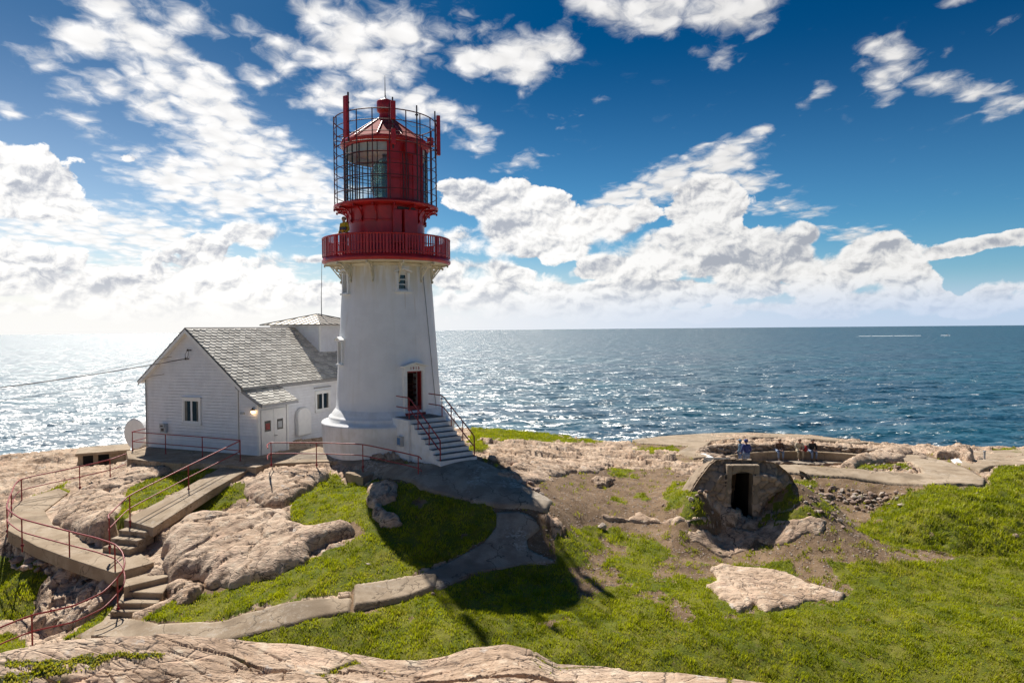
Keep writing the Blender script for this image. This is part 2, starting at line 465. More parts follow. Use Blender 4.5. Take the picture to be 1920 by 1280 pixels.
# ---------------------------------------------------------------- ground shape
# (photo x, photo y, height relative to the eye)
CP = [(0, 856, -7.0), (70, 848, -6.9), (140, 840, -6.8), (237, 872, -6.9), (200, 850, -6.95), (262, 842, -6.95), (190, 872, -7.25), (150, 876, -7.3), (277, 838, -5.75), (449, 851, -5.75), (540, 846, -5.75), (605, 820, -6.1), (625, 845, -5.6),
      (725, 851, -5.4), (857, 868, -5.42), (890, 862, -5.42), (785, 896, -5.75), (690, 900, -6.2), (1030, 957, -6.45), (800, 1000, -7.0), (920, 1000, -6.95), (1000, 1010, -7.1),
      (740, 1110, -7.88), (560, 1160, -8.0), (300, 1180, -8.45), (250, 1165, -8.5), (400, 1130, -8.2), (620, 1070, -7.5), (660, 960, -6.7), (620, 910, -6.4), (580, 950, -6.7),
      (210, 885, -6.75), (100, 930, -7.1), (50, 970, -7.3), (150, 1040, -7.65), (250, 1050, -7.7), (430, 880, -6.0), (330, 870, -6.1), (250, 975, -7.0), (235, 1020, -7.35), (310, 1040, -7.5),
      (450, 950, -6.9), (350, 960, -7.0), (300, 900, -6.4), (400, 1105, -8.05), (330, 1100, -8.1), (540, 1075, -7.7), (540, 890, -6.15), (460, 910, -6.35),
      (0, 900, -7.2), (100, 880, -7.0), (0, 1000, -7.9), (60, 1060, -8.15), (20, 1012, -7.85), (100, 1068, -8.2), (0, 1100, -9.0), (130, 1130, -9.0), (220, 1150, -8.6), (60, 1200, -9.4), (0, 1230, -9.6), (150, 1085, -8.35), (215, 1100, -8.35),
      (1000, 870, -6.0), (925, 806, -6.5), (900, 830, -5.9), (1000, 812, -6.8), (1100, 822, -7.1), (1180, 829, -7.2), (1200, 850, -6.9), (1280, 820, -7.5), (1400, 813, -7.8), (1500, 818, -7.9), (1600, 826, -8.0), (1700, 833, -8.0), (1800, 836, -8.0), (1920, 838, -7.9),
      (1100, 860, -6.6), (1120, 900, -6.8), (1200, 930, -7.2), (1100, 960, -7.0), (1200, 1000, -7.7), (1100, 1000, -7.4), (1380, 978, -7.36), (1300, 1060, -8.1), (1500, 1100, -8.4), (1750, 1050, -8.25), (1100, 1150, -8.05), (1500, 1200, -8.45), (1900, 1200, -8.55), (1900, 1270, -8.8), (900, 1200, -8.1), (600, 1190, -8.2), (1000, 1100, -7.95), (1050, 1250, -8.2), (1300, 1150, -8.2), (1700, 1130, -8.4),
      (1250, 880, -6.9), (1300, 860, -6.9), (1320, 900, -7.0), (1290, 975, -7.15), (1250, 940, -6.95), (1250, 978, -7.4), (1200, 968, -7.4), (1450, 980, -7.34), (1380, 850, -7.0), (1500, 884, -6.95), (1600, 890, -6.95), (1740, 900, -6.95), (1848, 908, -6.95), (1700, 866, -6.95), (1640, 860, -6.9), (1806, 878, -6.95), (1800, 850, -7.3), (1900, 855, -7.3),
      (1550, 922, -7.45), (1620, 928, -7.5), (1690, 932, -7.4), (1600, 980, -8.0), (1560, 950, -7.8), (1660, 945, -7.75), (1750, 925, -7.05), (1830, 925, -7.0), (1900, 900, -7.0), (1700, 975, -7.55), (1800, 975, -7.35), (1900, 960, -7.35), (1720, 1015, -8.05), (1820, 1030, -8.1), (1920, 1020, -8.0), (1640, 1000, -8.05),
      (0, 1400, -9.8), (500, 1400, -9.6), (1000, 1400, -9.5), (1500, 1400, -9.5), (1900, 1400, -9.5), (960, 2400, -9.3), (-700, 1400, -10.5), (2700, 1400, -9.5), (-300, 900, -8.2), (-300, 1050, -9.0), (2200, 900, -7.4), (2200, 1000, -8.0)]
# banks against both sides of the bunker: photo x, depth, height
CPD = [(1297, 26.3, -6.42), (1325, 25.6, -7.0), (1340, 25.4, -7.4), (1498, 26.3, -6.15), (1470, 25.7, -6.75), (1440, 25.4, -7.3), (1530, 26.8, -6.75), (1560, 27.5, -7.2), (1310, 28.6, -6.6), (1400, 28.9, -6.85), (1480, 28.6, -6.7)]
_pw = np.array([P(*c) for c in CP] + [(PD(c[0], 900, c[1]).x, c[1], CZ + c[2]) for c in CPD]); _px, _py, _pz = _pw[:, 0], _pw[:, 1], _pw[:, 2]
_K = np.sqrt((_px[:, None] - _px) ** 2 + (_py[:, None] - _py) ** 2 + .35)
_A = np.block([[_K + 0.02 * np.eye(len(_px)), np.ones((len(_px), 1)), _px[:, None], _py[:, None]], [np.ones((1, len(_px))), np.zeros((1, 3))], [_px[None], np.zeros((1, 3))], [_py[None], np.zeros((1, 3))]])
_sol = np.linalg.solve(_A, np.concatenate([_pz, [0, 0, 0]]))
SKYL = [(-900, 880), (-300, 868), (0, 853), (70, 846), (140, 838), (235, 834), (300, 832), (450, 826), (620, 815), (850, 806), (925, 804), (1000, 810), (1100, 821), (1180, 828), (1240, 819), (1320, 813), (1400, 811), (1500, 814), (1600, 824), (1700, 832), (1780, 835), (1920, 836), (2300, 845), (3000, 870)]


def H0(x, y):
    x = np.asarray(x, float); y = np.asarray(y, float); sh = x.shape; xf = x.ravel(); yf = y.ravel(); out = np.empty(xf.shape)
    for i in range(0, len(xf), 60000):
        a = xf[i:i + 60000]; b = yf[i:i + 60000]
        k = np.sqrt((a[:, None] - _px) ** 2 + (b[:, None] - _py) ** 2 + .35)
        out[i:i + 60000] = k @ _sol[:-3] + _sol[-3] + _sol[-2] * a + _sol[-1] * b
    return out.reshape(sh)


def edge_dist(az):
    """distance of the cliff edge along an azimuth"""
    a = []; d = []
    for px, py in SKYL:
        r_ = ray(px, py); a.append(math.atan2(r_[0], r_[1]))
        z = np.interp(px, [0, 140, 277, 620, 925, 1000, 1180, 1400, 1600, 1920], [-7.0, -6.8, -6.5, -6.3, -6.5, -6.8, -7.2, -7.8, -8.0, -7.9])
        t_ = z / r_[2]; d.append(math.hypot(r_[0] * t_, r_[1] * t_))
    return np.interp(az, a, d)


def ongr(px, py, hf=None):
    """photo pixel -> point on the ground (numpy arrays ok)"""
    hf = hf or H0
    px = np.atleast_1d(np.asarray(px, float)); py = np.atleast_1d(np.asarray(py, float))
    d = f0[None] + r0[None] * ((px - 960) / F)[:, None] + u0[None] * ((640 - py) / F)[:, None]
    ts = np.linspace(9, 60, 240)
    lo = np.full(px.shape, 60.0); found = np.zeros(px.shape, bool)
    for s_ in ts:
        h = hf(d[:, 0] * s_, d[:, 1] * s_)
        hit = (~found) & (CZ + d[:, 2] * s_ < h); lo[hit] = s_; found |= hit
    a = lo - (ts[1] - ts[0]); b = lo.copy()
    for _ in range(12):
        m_ = (a + b) / 2; under = CZ + d[:, 2] * m_ < hf(d[:, 0] * m_, d[:, 1] * m_)
        b = np.where(under, m_, b); a = np.where(under, a, m_)
    return np.stack([d[:, 0] * b, d[:, 1] * b, CZ + d[:, 2] * b], -1)


def G(px, py):
    return Vector(ongr([px], [py])[0])


def wpoly(pxl): return [tuple(v[:2]) for v in ongr([p[0] for p in pxl], [p[1] for p in pxl])]


# flat-topped concrete pieces: name -> list of (px, py, z)
SLABS = {}


def plane_fit(pts):
    a = np.array([list(P(*p)) for p in pts]); A = np.c_[a[:, 0], a[:, 1], np.ones(len(a))]
    c = np.linalg.lstsq(A, a[:, 2], rcond=None)[0]
    return a, c


SLABDEF = [
    ('terrace', .55, [(237, 846, -5.8), (277, 837, -5.72), (449, 849, -5.72), (492, 852, -5.72), (541, 843, -5.72), (600, 838, -5.72), (625, 850, -5.7), (640, 862, -5.7), (505, 869, -5.78), (480, 876, -5.8), (440, 873, -5.8), (380, 868, -5.8), (330, 868, -5.8), (240, 860, -5.82)]),
    ('ramp', .34, [(425, 868, -5.82), (490, 868, -5.82), (400, 915, -6.25), (287, 988, -6.82), (232, 976, -6.82), (330, 922, -6.35)]),
    ('walkway', .45, [(14, 990, -7.25), (26, 952, -7.2), (45, 936, -7.15), (110, 914, -7.05), (128, 920, -7.05), (84, 958, -7.25), (100, 984, -7.35), (150, 1002, -7.45), (205, 1010, -7.5), (245, 1024, -7.55), (289, 1052, -7.62), (215, 1074, -7.66), (137, 1050, -7.58), (69, 1021, -7.4)]),
]
SLABFIT = []
for nm_, th_, pts_ in SLABDEF:
    a_, c_ = plane_fit(pts_); SLABFIT.append((nm_, th_, a_, c_))

PIT_C = PD(1515, 800, 37.6); PIT_RX, PIT_RY = 5.7, 4.1
PITC = (PIT_C.x, 37.4)

# draped patches and rocks: footprints traced on the ground
GRASS = [
    [(205, 1000), (222, 945), (262, 905), (320, 880), (420, 868), (400, 885), (330, 925), (235, 975)],
    [(352, 962), (385, 935), (440, 903), (462, 905), (470, 938), (430, 950), (385, 963)],
    [(560, 905), (620, 885), (648, 905), (690, 915), (700, 900), (760, 905), (850, 925), (925, 955), (940, 975), (925, 1005), (870, 1035), (800, 1068), (765, 1085), (700, 1095), (640, 1112), (560, 1128), (480, 1135), (400, 1165), (268, 1172), (300, 1140), (330, 1120), (400, 1110), (470, 1095), (560, 1060), (650, 1020), (690, 1003), (660, 978), (600, 988), (540, 978)],
    [(485, 1185), (560, 1172), (650, 1152), (700, 1145), (815, 1110), (880, 1080), (980, 1062), (1050, 1055), (1040, 1020), (1050, 995), (1120, 985), (1190, 1000), (1260, 1035), (1340, 1062), (1500, 1052), (1640, 1052), (1760, 1058), (1850, 1020), (1930, 1010), (1960, 1330), (1300, 1330), (1050, 1330), (850, 1330), (380, 1330), (380, 1200)],
    [(1612, 992), (1640, 960), (1700, 920), (1760, 912), (1848, 918), (1862, 892), (1860, 880), (1940, 868), (1960, 1050), (1800, 1040), (1720, 1033), (1640, 1012)],
    [(1250, 915), (1275, 902), (1320, 925), (1345, 960), (1350, 988), (1290, 975), (1252, 955)],
    [(1418, 984), (1470, 955), (1540, 940), (1570, 955), (1530, 970), (1450, 990)], [(1492, 897), (1530, 905), (1520, 930), (1480, 945), (1440, 965), (1440, 930)],
    [(880, 806), (925, 803), (1000, 808), (1060, 820), (1140, 828), (1100, 832), (1000, 826), (930, 824), (890, 828), (920, 840), (880, 845)],
    [(1140, 880), (1190, 882), (1195, 895), (1160, 900), (1142, 892)], [(1148, 930), (1200, 922), (1220, 940), (1190, 950), (1150, 945)],
    [(1580, 882), (1640, 865), (1690, 870), (1720, 884), (1660, 884)], [(1180, 838), (1270, 840), (1275, 846), (1220, 850)],
    [(-30, 1030), (40, 1045), (95, 1080), (75, 1120), (60, 1150), (-30, 1170)], [(120, 1195), (180, 1160), (205, 1130), (212, 1150), (190, 1190)], [(-30, 1200), (40, 1190), (60, 1240), (-30, 1260)],
    [(1060, 990), (1160, 990), (1210, 1010), (1230, 1030), (1120, 1050), (1060, 1030)], [(60, 935), (84, 925), (130, 905), (120, 918), (70, 945)], [(1850, 846), (1930, 840), (1930, 852), (1870, 856)],
    [(330, 870), (420, 880), (340, 905), (300, 900)],
]
DIRT = [
    [(960, 900), (1010, 870), (1060, 885), (1150, 880), (1250, 880), (1310, 900), (1300, 960), (1330, 990), (1420, 990), (1560, 960), (1570, 920), (1700, 915), (1650, 960), (1620, 990), (1720, 1030), (1850, 1015), (1930, 1000), (1930, 1040), (1780, 1060), (1640, 1055), (1500, 1058), (1350, 1068), (1250, 1045), (1150, 1000), (1060, 1000), (1030, 960)],
    [(1500, 900), (1720, 915), (1640, 985), (1560, 985), (1480, 960)],
    [(1270, 1090), (1330, 1085), (1350, 1135), (1280, 1130)], [(930, 980), (1030, 985), (1060, 1050), (1130, 1080), (1000, 1075), (880, 1085), (860, 1120), (800, 1120), (830, 1080), (930, 1030)], [(1400, 1155), (1470, 1150), (1500, 1200), (1440, 1200)], [(400, 1060), (470, 1090), (400, 1112), (330, 1120), (300, 1100)],
    [(640, 975), (705, 975), (700, 1005), (640, 1015), (600, 1000)],
]
PATHS = {
    'lower_path': [(150, 1192), (205, 1160), (268, 1166), (300, 1172), (420, 1166), (470, 1150), (520, 1138), (660, 1125), (655, 1152), (560, 1172), (480, 1192), (380, 1212), (250, 1225), (150, 1215)],
    'stepped_path': [(663, 1104), (700, 1098), (765, 1086), (822, 1082), (815, 1108), (765, 1125), (663, 1145)],
    'worn_path': [(770, 1086), (850, 1052), (905, 1020), (928, 990), (930, 962), (975, 960), (1005, 975), (1012, 990), (985, 1010), (990, 1032), (1050, 1055), (985, 1062), (880, 1080), (825, 1108)],
    'apron': [(600, 850), (700, 866), (790, 872), (830, 874), (893, 864), (957, 893), (995, 922), (1037, 944), (1026, 962), (934, 952), (850, 937), (789, 919), (730, 897), (666, 877), (617, 864), (560, 868), (509, 867), (545, 850)],
    'gun_pit_paving': [(1440, 874), (1500, 874), (1565, 879), (1649, 886), (1730, 891), (1708, 868), (1657, 859), (1697, 855), (1730, 857), (1773, 867), (1806, 878), (1848, 902), (1846, 913), (1740, 911), (1653, 907), (1565, 896), (1500, 891), (1440, 886)],
    'headland_paving': [(1185, 826), (1240, 819), (1320, 813.5), (1400, 812), (1500, 816), (1600, 826), (1660, 833), (1600, 831), (1500, 822), (1400, 821), (1335, 828), (1310, 850), (1330, 858), (1300, 862), (1270, 850), (1290, 838), (1200, 832)],
}
for pl_ in PATHS.values():
    cx_ = sum(q[0] for q in pl_) / len(pl_); cy_ = sum(q[1] for q in pl_) / len(pl_)
    DIRT.append([(q[0] + (10 if q[0] > cx_ else -10), q[1] + (7 if q[1] > cy_ else -7)) for q in pl_])
BXL, BXR = PD(1366, 900, 25.9).x, PD(1414, 900, 25.9).x
EXCL = []           # world polygons without grass (rocks, slabs, buildings)


def zones(x, y, z):
    px, py = proj(x, y, z)
    j = .8 + (py - 800) / 500.0
    wx = px + 9 * j * fbm(x * .9, y * .9, 4, 31); wy = py + 5 * j * fbm(x * .9 + 9, y * .9 - 4, 4, 37)
    g = np.zeros(x.shape, bool); d = np.zeros(x.shape, bool)
    vis = (px > -400) & (px < 2400)
    for p in GRASS: g |= inpoly(wx, wy, p)
    for p in DIRT: d |= inpoly(wx, wy, p)
    g |= (py > 1290) & (px > 300)
    # worn patches in the lawn
    wear = fbm(x * .55, y * .55, 7, 71, .62)
    mid = sstep(1230, 1040, py) * sstep(1000, 1100, px) * sstep(1750, 1450, px)
    g2 = g & (wear < .85 - .80 * mid)
    d = d | (g & ~g2)
    return (g2 & vis).astype(float), (d & ~g2).astype(float)


def H(x, y, fine=True):
    x = np.asarray(x, float); y = np.asarray(y, float)
    z = H0(x, y)
    az_ = np.arctan2(x, y); dd = np.hypot(x, y); ed = edge_dist(az_)
    zz = z.copy()
    if fine:
        g, d = zones(x, y, z)
        rock = 1 - np.maximum(g, d)
        th = .35                                           # strata run to the right and slightly away
        u = x * math.cos(th) + y * math.sin(th); v = -x * math.sin(th) + y * math.cos(th)
        w1 = fbm(u * .35, v * .9, 4, 3)
        f1, f2, cid = worley(u * .55 + .4 * w1, v * 1.5 + .5 * w1, 5)
        crack = sstep(.10, .0, f2 - f1)
        g1, g2, cid2 = worley(u * 1.6 + .4 * w1, v * 4.2 + .5 * w1, 8)
        rk = .16 * w1 + .26 * (cid - .5) + .11 * (cid2 - .5) - .13 * crack - .06 * sstep(.12, 0, g2 - g1) + .05 * ridged(u * 1.2, v * 3.0, 4, 12) + .018 * fbm(x * 7, y * 7, 3, 14)
        lawn = .05 * fbm(x * .8, y * .8, 3, 21) + .025 * fbm(x * 3.5, y * 3.5, 3, 22)
        drt = .035 * fbm(x * 1.5, y * 1.5, 4, 25) + .012 * fbm(x * 9, y * 9, 3, 26)
        near = sstep(0, 1.0, ed - dd)
        hum = inpoly(*proj(x, y, z), GRASS[4]) * g
        zz = z + hum * (.13 * fbm(x * 1.2, y * 1.6, 4, 28) - .02) + rock * rk * (.35 + .65 * near) + g * (lawn + .03) + d * drt
    zz = zz - np.clip(dd - ed, 0, None) * .75 - .6 * sstep(0, .6, dd - ed)
    zz = np.where(dd > ed + 40, np.minimum(zz, 8 - (dd - ed - 40) * .5), zz)
    # gun pit
    e = np.hypot((x - PITC[0]) / PIT_RX, (y - PITC[1]) / PIT_RY)
    zz = np.where(e < 1.0, CZ - 8.05 + .0 * e, zz)
    # hollow behind the bunker door
    zz = np.where((x > BXL - .12) & (x < BXR + .12) & (y > 25.95) & (y < 29.2), np.minimum(zz, CZ - 8.0), zz)
    # bed the slabs in
    for nm_, th_, a_, c_ in SLABFIT:
        s_ = sdist(x, y, a_[:, :2]); pz = c_[0] * x + c_[1] * y + c_[2]
        zz = np.where(s_ > -.12, np.minimum(zz, pz - .06 - .0 * s_), zz)
        zz = np.where((s_ <= -.12) & (s_ > -.7), np.minimum(zz, pz - .06 + .35 * (-.12 - s_)), zz)
    return zz


# house and tower frames (needed for the ground too)
HC = P(450, 850, -5.72); ha = Vector((.383, .924, 0)); hb = Vector((-.924, .383, 0))
TC = Vector(((728 - 960) / 39.4, 32.5, 0))
TC = PD(728, 640, 32.5); TC.z = 0
_tc = Vector((-TC.x, -TC.y, 0)).normalized()


def tdir(deg):
    """direction from the tower axis: 0 faces the viewer, + towards the sea on the right"""
    a = R(deg); return Vector((_tc.x * math.cos(a) - _tc.y * math.sin(a), _tc.x * math.sin(a) + _tc.y * math.cos(a), 0))


# ---------------------------------------------------------------- materials for the ground
def rock_nodes(t, p):
    n1 = t.noise(p, .55, 6, .62); n2_ = t.noise(p, 3.2, 8, .65); n3 = t.noise(p, 14, 5, .7)
    c = t.mix(t.ramp(n1, .38, .62), (.46, .325, .225), (.60, .455, .335))
    c = t.mix(t.ramp(n2_, .52, .68), c, (.62, .51, .385))
    c = t.mix(t.m('MULTIPLY', t.ramp(n2_, .48, .36), .75), c, (.24, .16, .105))
    c = t.mix(t.m('MULTIPLY', t.ramp(n3, .55, .7), .55), c, (.22, .18, .155))
    c = t.mix(t.m('MULTIPLY', t.ramp(t.noise(p, 1.7, 6, .7), .60, .68), .8), c, (.55, .50, .45))   # pale lichen
    c = t.mix(t.m('MULTIPLY', t.ramp(t.noise(t.n('Mapping', {'Vector': p, 'Rotation': (0, 0, -.5), 'Scale': (.35, 1.0, 1)}, vector_type='POINT').outputs[0], 1.3, 7, .66), .52, .62), .50), c, (.22, .15, .105))
    pk = t.ramp(t.noise(p, 1.1, 4, .6), .56, .66)
    c = t.mix(t.m('MULTIPLY', pk, .5), c, (.60, .40, .28))
    wp = t.n('VectorMath', {0: p, 1: t.n('VectorMath', {0: t.n('TexNoise', {'Vector': p, 'Scale': 1.6, 'Detail': 6.0}).outputs['Color'], 3: 1.1}, operation='SCALE').outputs[0]}, operation='ADD').outputs[0]
    ps = t.n('Mapping', {'Vector': wp, 'Rotation': (0, 0, -.5), 'Scale': (.55, 1.5, 1)}, vector_type='POINT').outputs[0]
    v1 = t.n('TexVoronoi', {'Vector': ps, 'Scale': .9}, feature='DISTANCE_TO_EDGE').outputs[0]
    v2_ = t.n('TexVoronoi', {'Vector': ps, 'Scale': 3.1}, feature='DISTANCE_TO_EDGE').outputs[0]
    ck = t.m('MAXIMUM', t.ramp(v1, .018, .003), t.m('MULTIPLY', t.m('MULTIPLY', t.ramp(v2_, .03, .008), .8), t.ramp(t.noise(p, .9, 3), .48, .56)))
    return t.mix(t.m('MULTIPLY', ck, .85), c, (.07, .05, .04))


def rock_bump(t, p, k=1.0):
    ps = t.n('Mapping', {'Vector': p, 'Rotation': (0, 0, -.35), 'Scale': (1, 2.4, 2)}, vector_type='POINT').outputs[0]
    v = t.n('TexVoronoi', {'Vector': ps, 'Scale': 2.3}, feature='DISTANCE_TO_EDGE').outputs[0]
    h = t.m('ADD', t.m('MULTIPLY', t.noise(ps, 4, 9, .62), 1.0), t.m('MULTIPLY', t.ramp(v, .0, .06), .22))
    return t.n('Bump', {'Height': h, 'Strength': .7 * k, 'Distance': .09})


m_ground = new_mat('ground'); t = NT(m_ground.node_tree); p = t.pos()
ga = t.attr('grass').outputs['Fac']; da = t.attr('dirt').outputs['Fac']
rc = rock_nodes(t, p)
dn = t.noise(p, 2.0, 8, .65)
dc = t.mix(t.ramp(dn, .38, .62), (.17, .108, .060), (.26, .175, .105))
dc = t.mix(t.m('MULTIPLY', t.ramp(t.noise(p, 30, 3, .6), .58, .68), .7), dc, (.42, .33, .27))
dc = t.mix(t.m('MULTIPLY', t.ramp(t.noise(p, .8, 4, .6), .55, .65), .5), dc, (.13, .085, .06))
gn = t.noise(p, 1.1, 6, .6)
gc = t.mix(t.ramp(gn, .40, .60), (.105, .13, .010), (.18, .18, .022))
gc = t.mix(t.m('MULTIPLY', t.ramp(t.noise(p, 5, 5, .7), .55, .66), .6), gc, (.17, .13, .06))
col = t.mix(t.ramp(da, .3, .7), rc, dc)
col = t.mix(t.ramp(ga, .35, .65), col, gc)
hb_ = t.m('MULTIPLY', t.noise(p, 24, 5, .7), 1.0)
b1 = t.n('Bump', {'Height': hb_, 'Strength': .8, 'Distance': .05})
b2 = rock_bump(t, p)
soft = t.m('MAXIMUM', ga, da)
nm = t.n('Mix', {0: soft}, data_type='VECTOR'); t.nt.links.new(b2.outputs[0], nm.inputs[4]); t.nt.links.new(b1.outputs[0], nm.inputs[5])
t.out(t.n('BsdfPrincipled', {'Base Color': col, 'Roughness': .92, 'Specular IOR Level': .25, 'Normal': nm.outputs[1]}))

m_rock = new_mat('granite'); t = NT(m_rock.node_tree); p = t.pos()
rc = rock_nodes(t, p)
mo = t.attr('moss').outputs['Fac']
mc = t.mix(t.ramp(t.noise(p, 9, 6, .7), .42, .6), (.07, .09, .015), (.19, .15, .07))
t.out(t.n('BsdfPrincipled', {'Base Color': t.mix(mo, rc, mc), 'Roughness': .85, 'Specular IOR Level': .3, 'Normal': rock_bump(t, p, .9)}))


def concrete(name, c1, c2, dark=.5, crk=.4, pale=.0):
    m_ = new_mat(name); t = NT(m_.node_tree); p = t.pos()
    c = t.mix(t.ramp(t.noise(p, 1.3, 7, .65), .38, .62), c1, c2)
    c = t.mix(t.m('MULTIPLY', t.ramp(t.noise(p, 42, 3, .6), .56, .66), .45), c, tuple(x * .5 for x in c1))
    c = t.mix(t.m('MULTIPLY', t.ramp(t.noise(p, .5, 5, .6), .52, .66), dark), c, tuple(x * .62 for x in c1))
    v = t.n('TexVoronoi', {'Vector': t.n('VectorMath', {0: p, 1: t.n('VectorMath', {0: t.n('TexNoise', {'Vector': p, 'Scale': 2.5, 'Detail': 5.0}).outputs['Color'], 3: .8}, operation='SCALE').outputs[0]}, operation='ADD').outputs[0], 'Scale': .42}, feature='DISTANCE_TO_EDGE').outputs[0]
    c = t.mix(t.m('MULTIPLY', t.ramp(v, .010, .003), crk), c, tuple(x * .3 for x in c1))
    c = t.mix(t.m('MULTIPLY', t.m('MULTIPLY', t.ramp(t.noise(p, 7, 6, .75), .52, .58), t.ramp(t.noise(p, .45, 3), .52, .6)), pale), c, (.62, .58, .52))
    b = t.n('Bump', {'Height': t.m('ADD', t.noise(p, 28, 6, .7), t.m('MULTIPLY', t.ramp(v, .003, .010), .2)), 'Strength': .6, 'Distance': .03})
    t.out(t.n('BsdfPrincipled', {'Base Color': c, 'Roughness': .9, 'Specular IOR Level': .25, 'Normal': b}))
    return m_


m_conc = concrete('concrete', (.31, .235, .160), (.41, .325, .235), .75, .65, .25)
m_conc2 = concrete('worn concrete', (.27, .22, .17), (.40, .335, .26), .7, .7, .6)

# ---------------------------------------------------------------- the ground sheet
NA, ND = 1250, 640
aa = np.linspace(R(-58), R(58), NA)
dd = np.concatenate([np.geomspace(3.5, 60, ND), np.geomspace(62, 140, 30)])
A_, D_ = np.meshgrid(aa, dd)
GX = np.sin(A_) * D_; GY = np.cos(A_) * D_
GZ = H(GX, GY)
zg, zd = zones(GX, GY, H0(GX, GY))
ground = grid_mesh('ground', GX, GY, GZ, m_ground, attrs={'grass': zg, 'dirt': zd})
tag(ground, kind='structure')
# the hill behind and under the viewer, down to the water all round
a2 = np.linspace(R(58), R(302), 90); d2 = np.concatenate([[1.0, 3.0], np.geomspace(6, 140, 40)])
A2, D2 = np.meshgrid(a2, d2); hx = np.sin(A2) * D2; hy = np.cos(A2) * D2
hz_ = CZ - 1.9 - .22 * D2 + .4 * fbm(hx * .1, hy * .1, 3, 50) - np.clip(D2 - 60, 0, None) * .45
hill = grid_mesh('hill', hx, hy, hz_, m_rock, attrs={'moss': sstep(-.2, .4, fbm(hx * .15, hy * .15, 3, 51)) * .8})
tag(hill, kind='structure')


# ---------------------------------------------------------------- rock outcrops
def outcrop(label, pxl, hmax, w=.5, seed=1, res=.06, rough=1.0, strat=.35, cellu=.9, cellv=1.7, flat=1.0, mat=None, name='rock_outcrop', cat='rock', kind=None, noise=.08, jit=.22, attrs_moss=0, group='granite outcrops around the lighthouse', trend=None, skirt=.5):
    poly = wpoly(pxl); a = np.array(poly); EXCL.append(poly)
    x0, y0 = a.min(0) - .5; x1, y1 = a.max(0) + .5
    X, Y = np.meshgrid(np.arange(x0, x1, res), np.arange(y0, y1, res * 1.3))
    s_ = sdist(X, Y, poly) + jit * fbm(X * .9, Y * .9, 4, seed + 50) * (1 if noise else .3)
    base = H0(X, Y)
    u = X * math.cos(strat) + Y * math.sin(strat); v = -X * math.sin(strat) + Y * math.cos(strat)
    wv = fbm(u * .5, v * .7, 3, seed)
    f1, f2, cid = worley(u * cellu + .5 * wv, v * cellv + .5 * wv, seed + 3)
    g1, g2, cid2 = worley(u * cellu * 2.6 + .5 * wv, v * cellv * 2.6 + .4 * wv, seed + 9)
    k = np.clip(s_ / w, 0, 1); prof = np.sqrt(np.clip(1 - (1 - k) ** 2, 0, 1)) ** flat
    z = base + hmax * prof * (1 + .25 * wv + (trend(X, Y) if trend else 0)) + prof * rough * (.15 * (cid - .5) + .05 * (cid2 - .5) - .17 * sstep(.055, 0, f2 - f1) - .06 * sstep(.07, 0, g2 - g1) * (wv > -.1) + noise * .35 * ridged(u * 1.1, v * 1.5, 4, seed + 20) + .03 * fbm(X * 2.6, Y * 2.6, 5, seed))
    z = np.where(s_ < 0, base - skirt * np.clip(-s_ / .08, 0, 1), z)
    moss = sstep(.12, .0, f2 - f1) * attrs_moss
    o = grid_mesh(name, X, Y, z, mat or m_rock, keep=s_ > -.10, attrs={'moss': moss})
    tag(o, label, cat, group if not kind else None, kind)
    return o


outcrop('large rounded pinkish granite outcrop beside the lower steps', [(300, 1035), (318, 1005), (350, 985), (395, 972), (440, 972), (470, 968), (530, 970), (545, 990), (600, 995), (655, 988), (668, 998), (640, 1012), (590, 1040), (565, 1062), (520, 1085), (455, 1100), (395, 1105), (370, 1085), (320, 1100), (300, 1070), (310, 1040)], .52, .8, 3, .05, cellu=.40, cellv=.7, rough=.8)
outcrop('smaller rounded granite hump below the tower handrail', [(455, 915), (470, 900), (510, 888), (570, 884), (615, 886), (622, 895), (600, 905), (575, 925), (530, 948), (495, 950), (465, 935)], .38, .8, 7, .05, cellu=.5, cellv=.9, rough=.7)
outcrop('low granite slab between the walkway and the ramp', [(100, 975), (115, 950), (150, 925), (200, 925), (232, 932), (225, 960), (205, 985), (190, 1000), (140, 1000)], .30, .7, 11, .06)
outcrop('granite shelf in front of the terrace', [(205, 905), (240, 882), (330, 866), (385, 868), (340, 880), (300, 895), (262, 905), (225, 920), (170, 925), (150, 918)], .26, .6, 13, .06)
outcrop('flat pink rock with white lichen set in the lawn', [(1325, 1065), (1365, 1060), (1420, 1070), (1500, 1085), (1540, 1100), (1590, 1118), (1575, 1125), (1520, 1130), (1470, 1148), (1435, 1150), (1415, 1135), (1385, 1148), (1350, 1125), (1330, 1100), (1345, 1090)], .16, .25, 17, .045, rough=.5, noise=.04)
outcrop('flat brown rock slab before the bunker door', [(1292, 1000), (1350, 985), (1440, 985), (1500, 972), (1560, 975), (1545, 1000), (1480, 1015), (1420, 1022), (1345, 1038), (1300, 1015)], .09, .3, 19, .05, rough=.4, noise=.04)
outcrop('long low rock step left of the bunker', [(1130, 968), (1200, 964), (1290, 972), (1330, 972), (1325, 985), (1290, 988), (1230, 980), (1140, 975)], .13, .2, 23, .045, rough=.4)
outcrop('split grey rock ledge in the tower shade', [(690, 915), (725, 905), (750, 920), (745, 940), (715, 950), (730, 965), (750, 985), (715, 988), (695, 965), (685, 940)], .26, .35, 29, .045)
outcrop('jumbled pink boulders under the curved handrail', [(60, 1165), (75, 1120), (110, 1085), (150, 1072), (200, 1090), (215, 1110), (200, 1140), (165, 1165), (120, 1185), (60, 1190)], .5, .5, 31, .05, cellu=1.5, cellv=2.0, rough=1.9)
outcrop('dark boulders at the foot of the walkway wall', [(20, 1020), (66, 1030), (135, 1060), (200, 1085), (150, 1092), (90, 1068), (30, 1042)], .35, .3, 37, .05, cellu=1.6, cellv=1.8, rough=1.4)
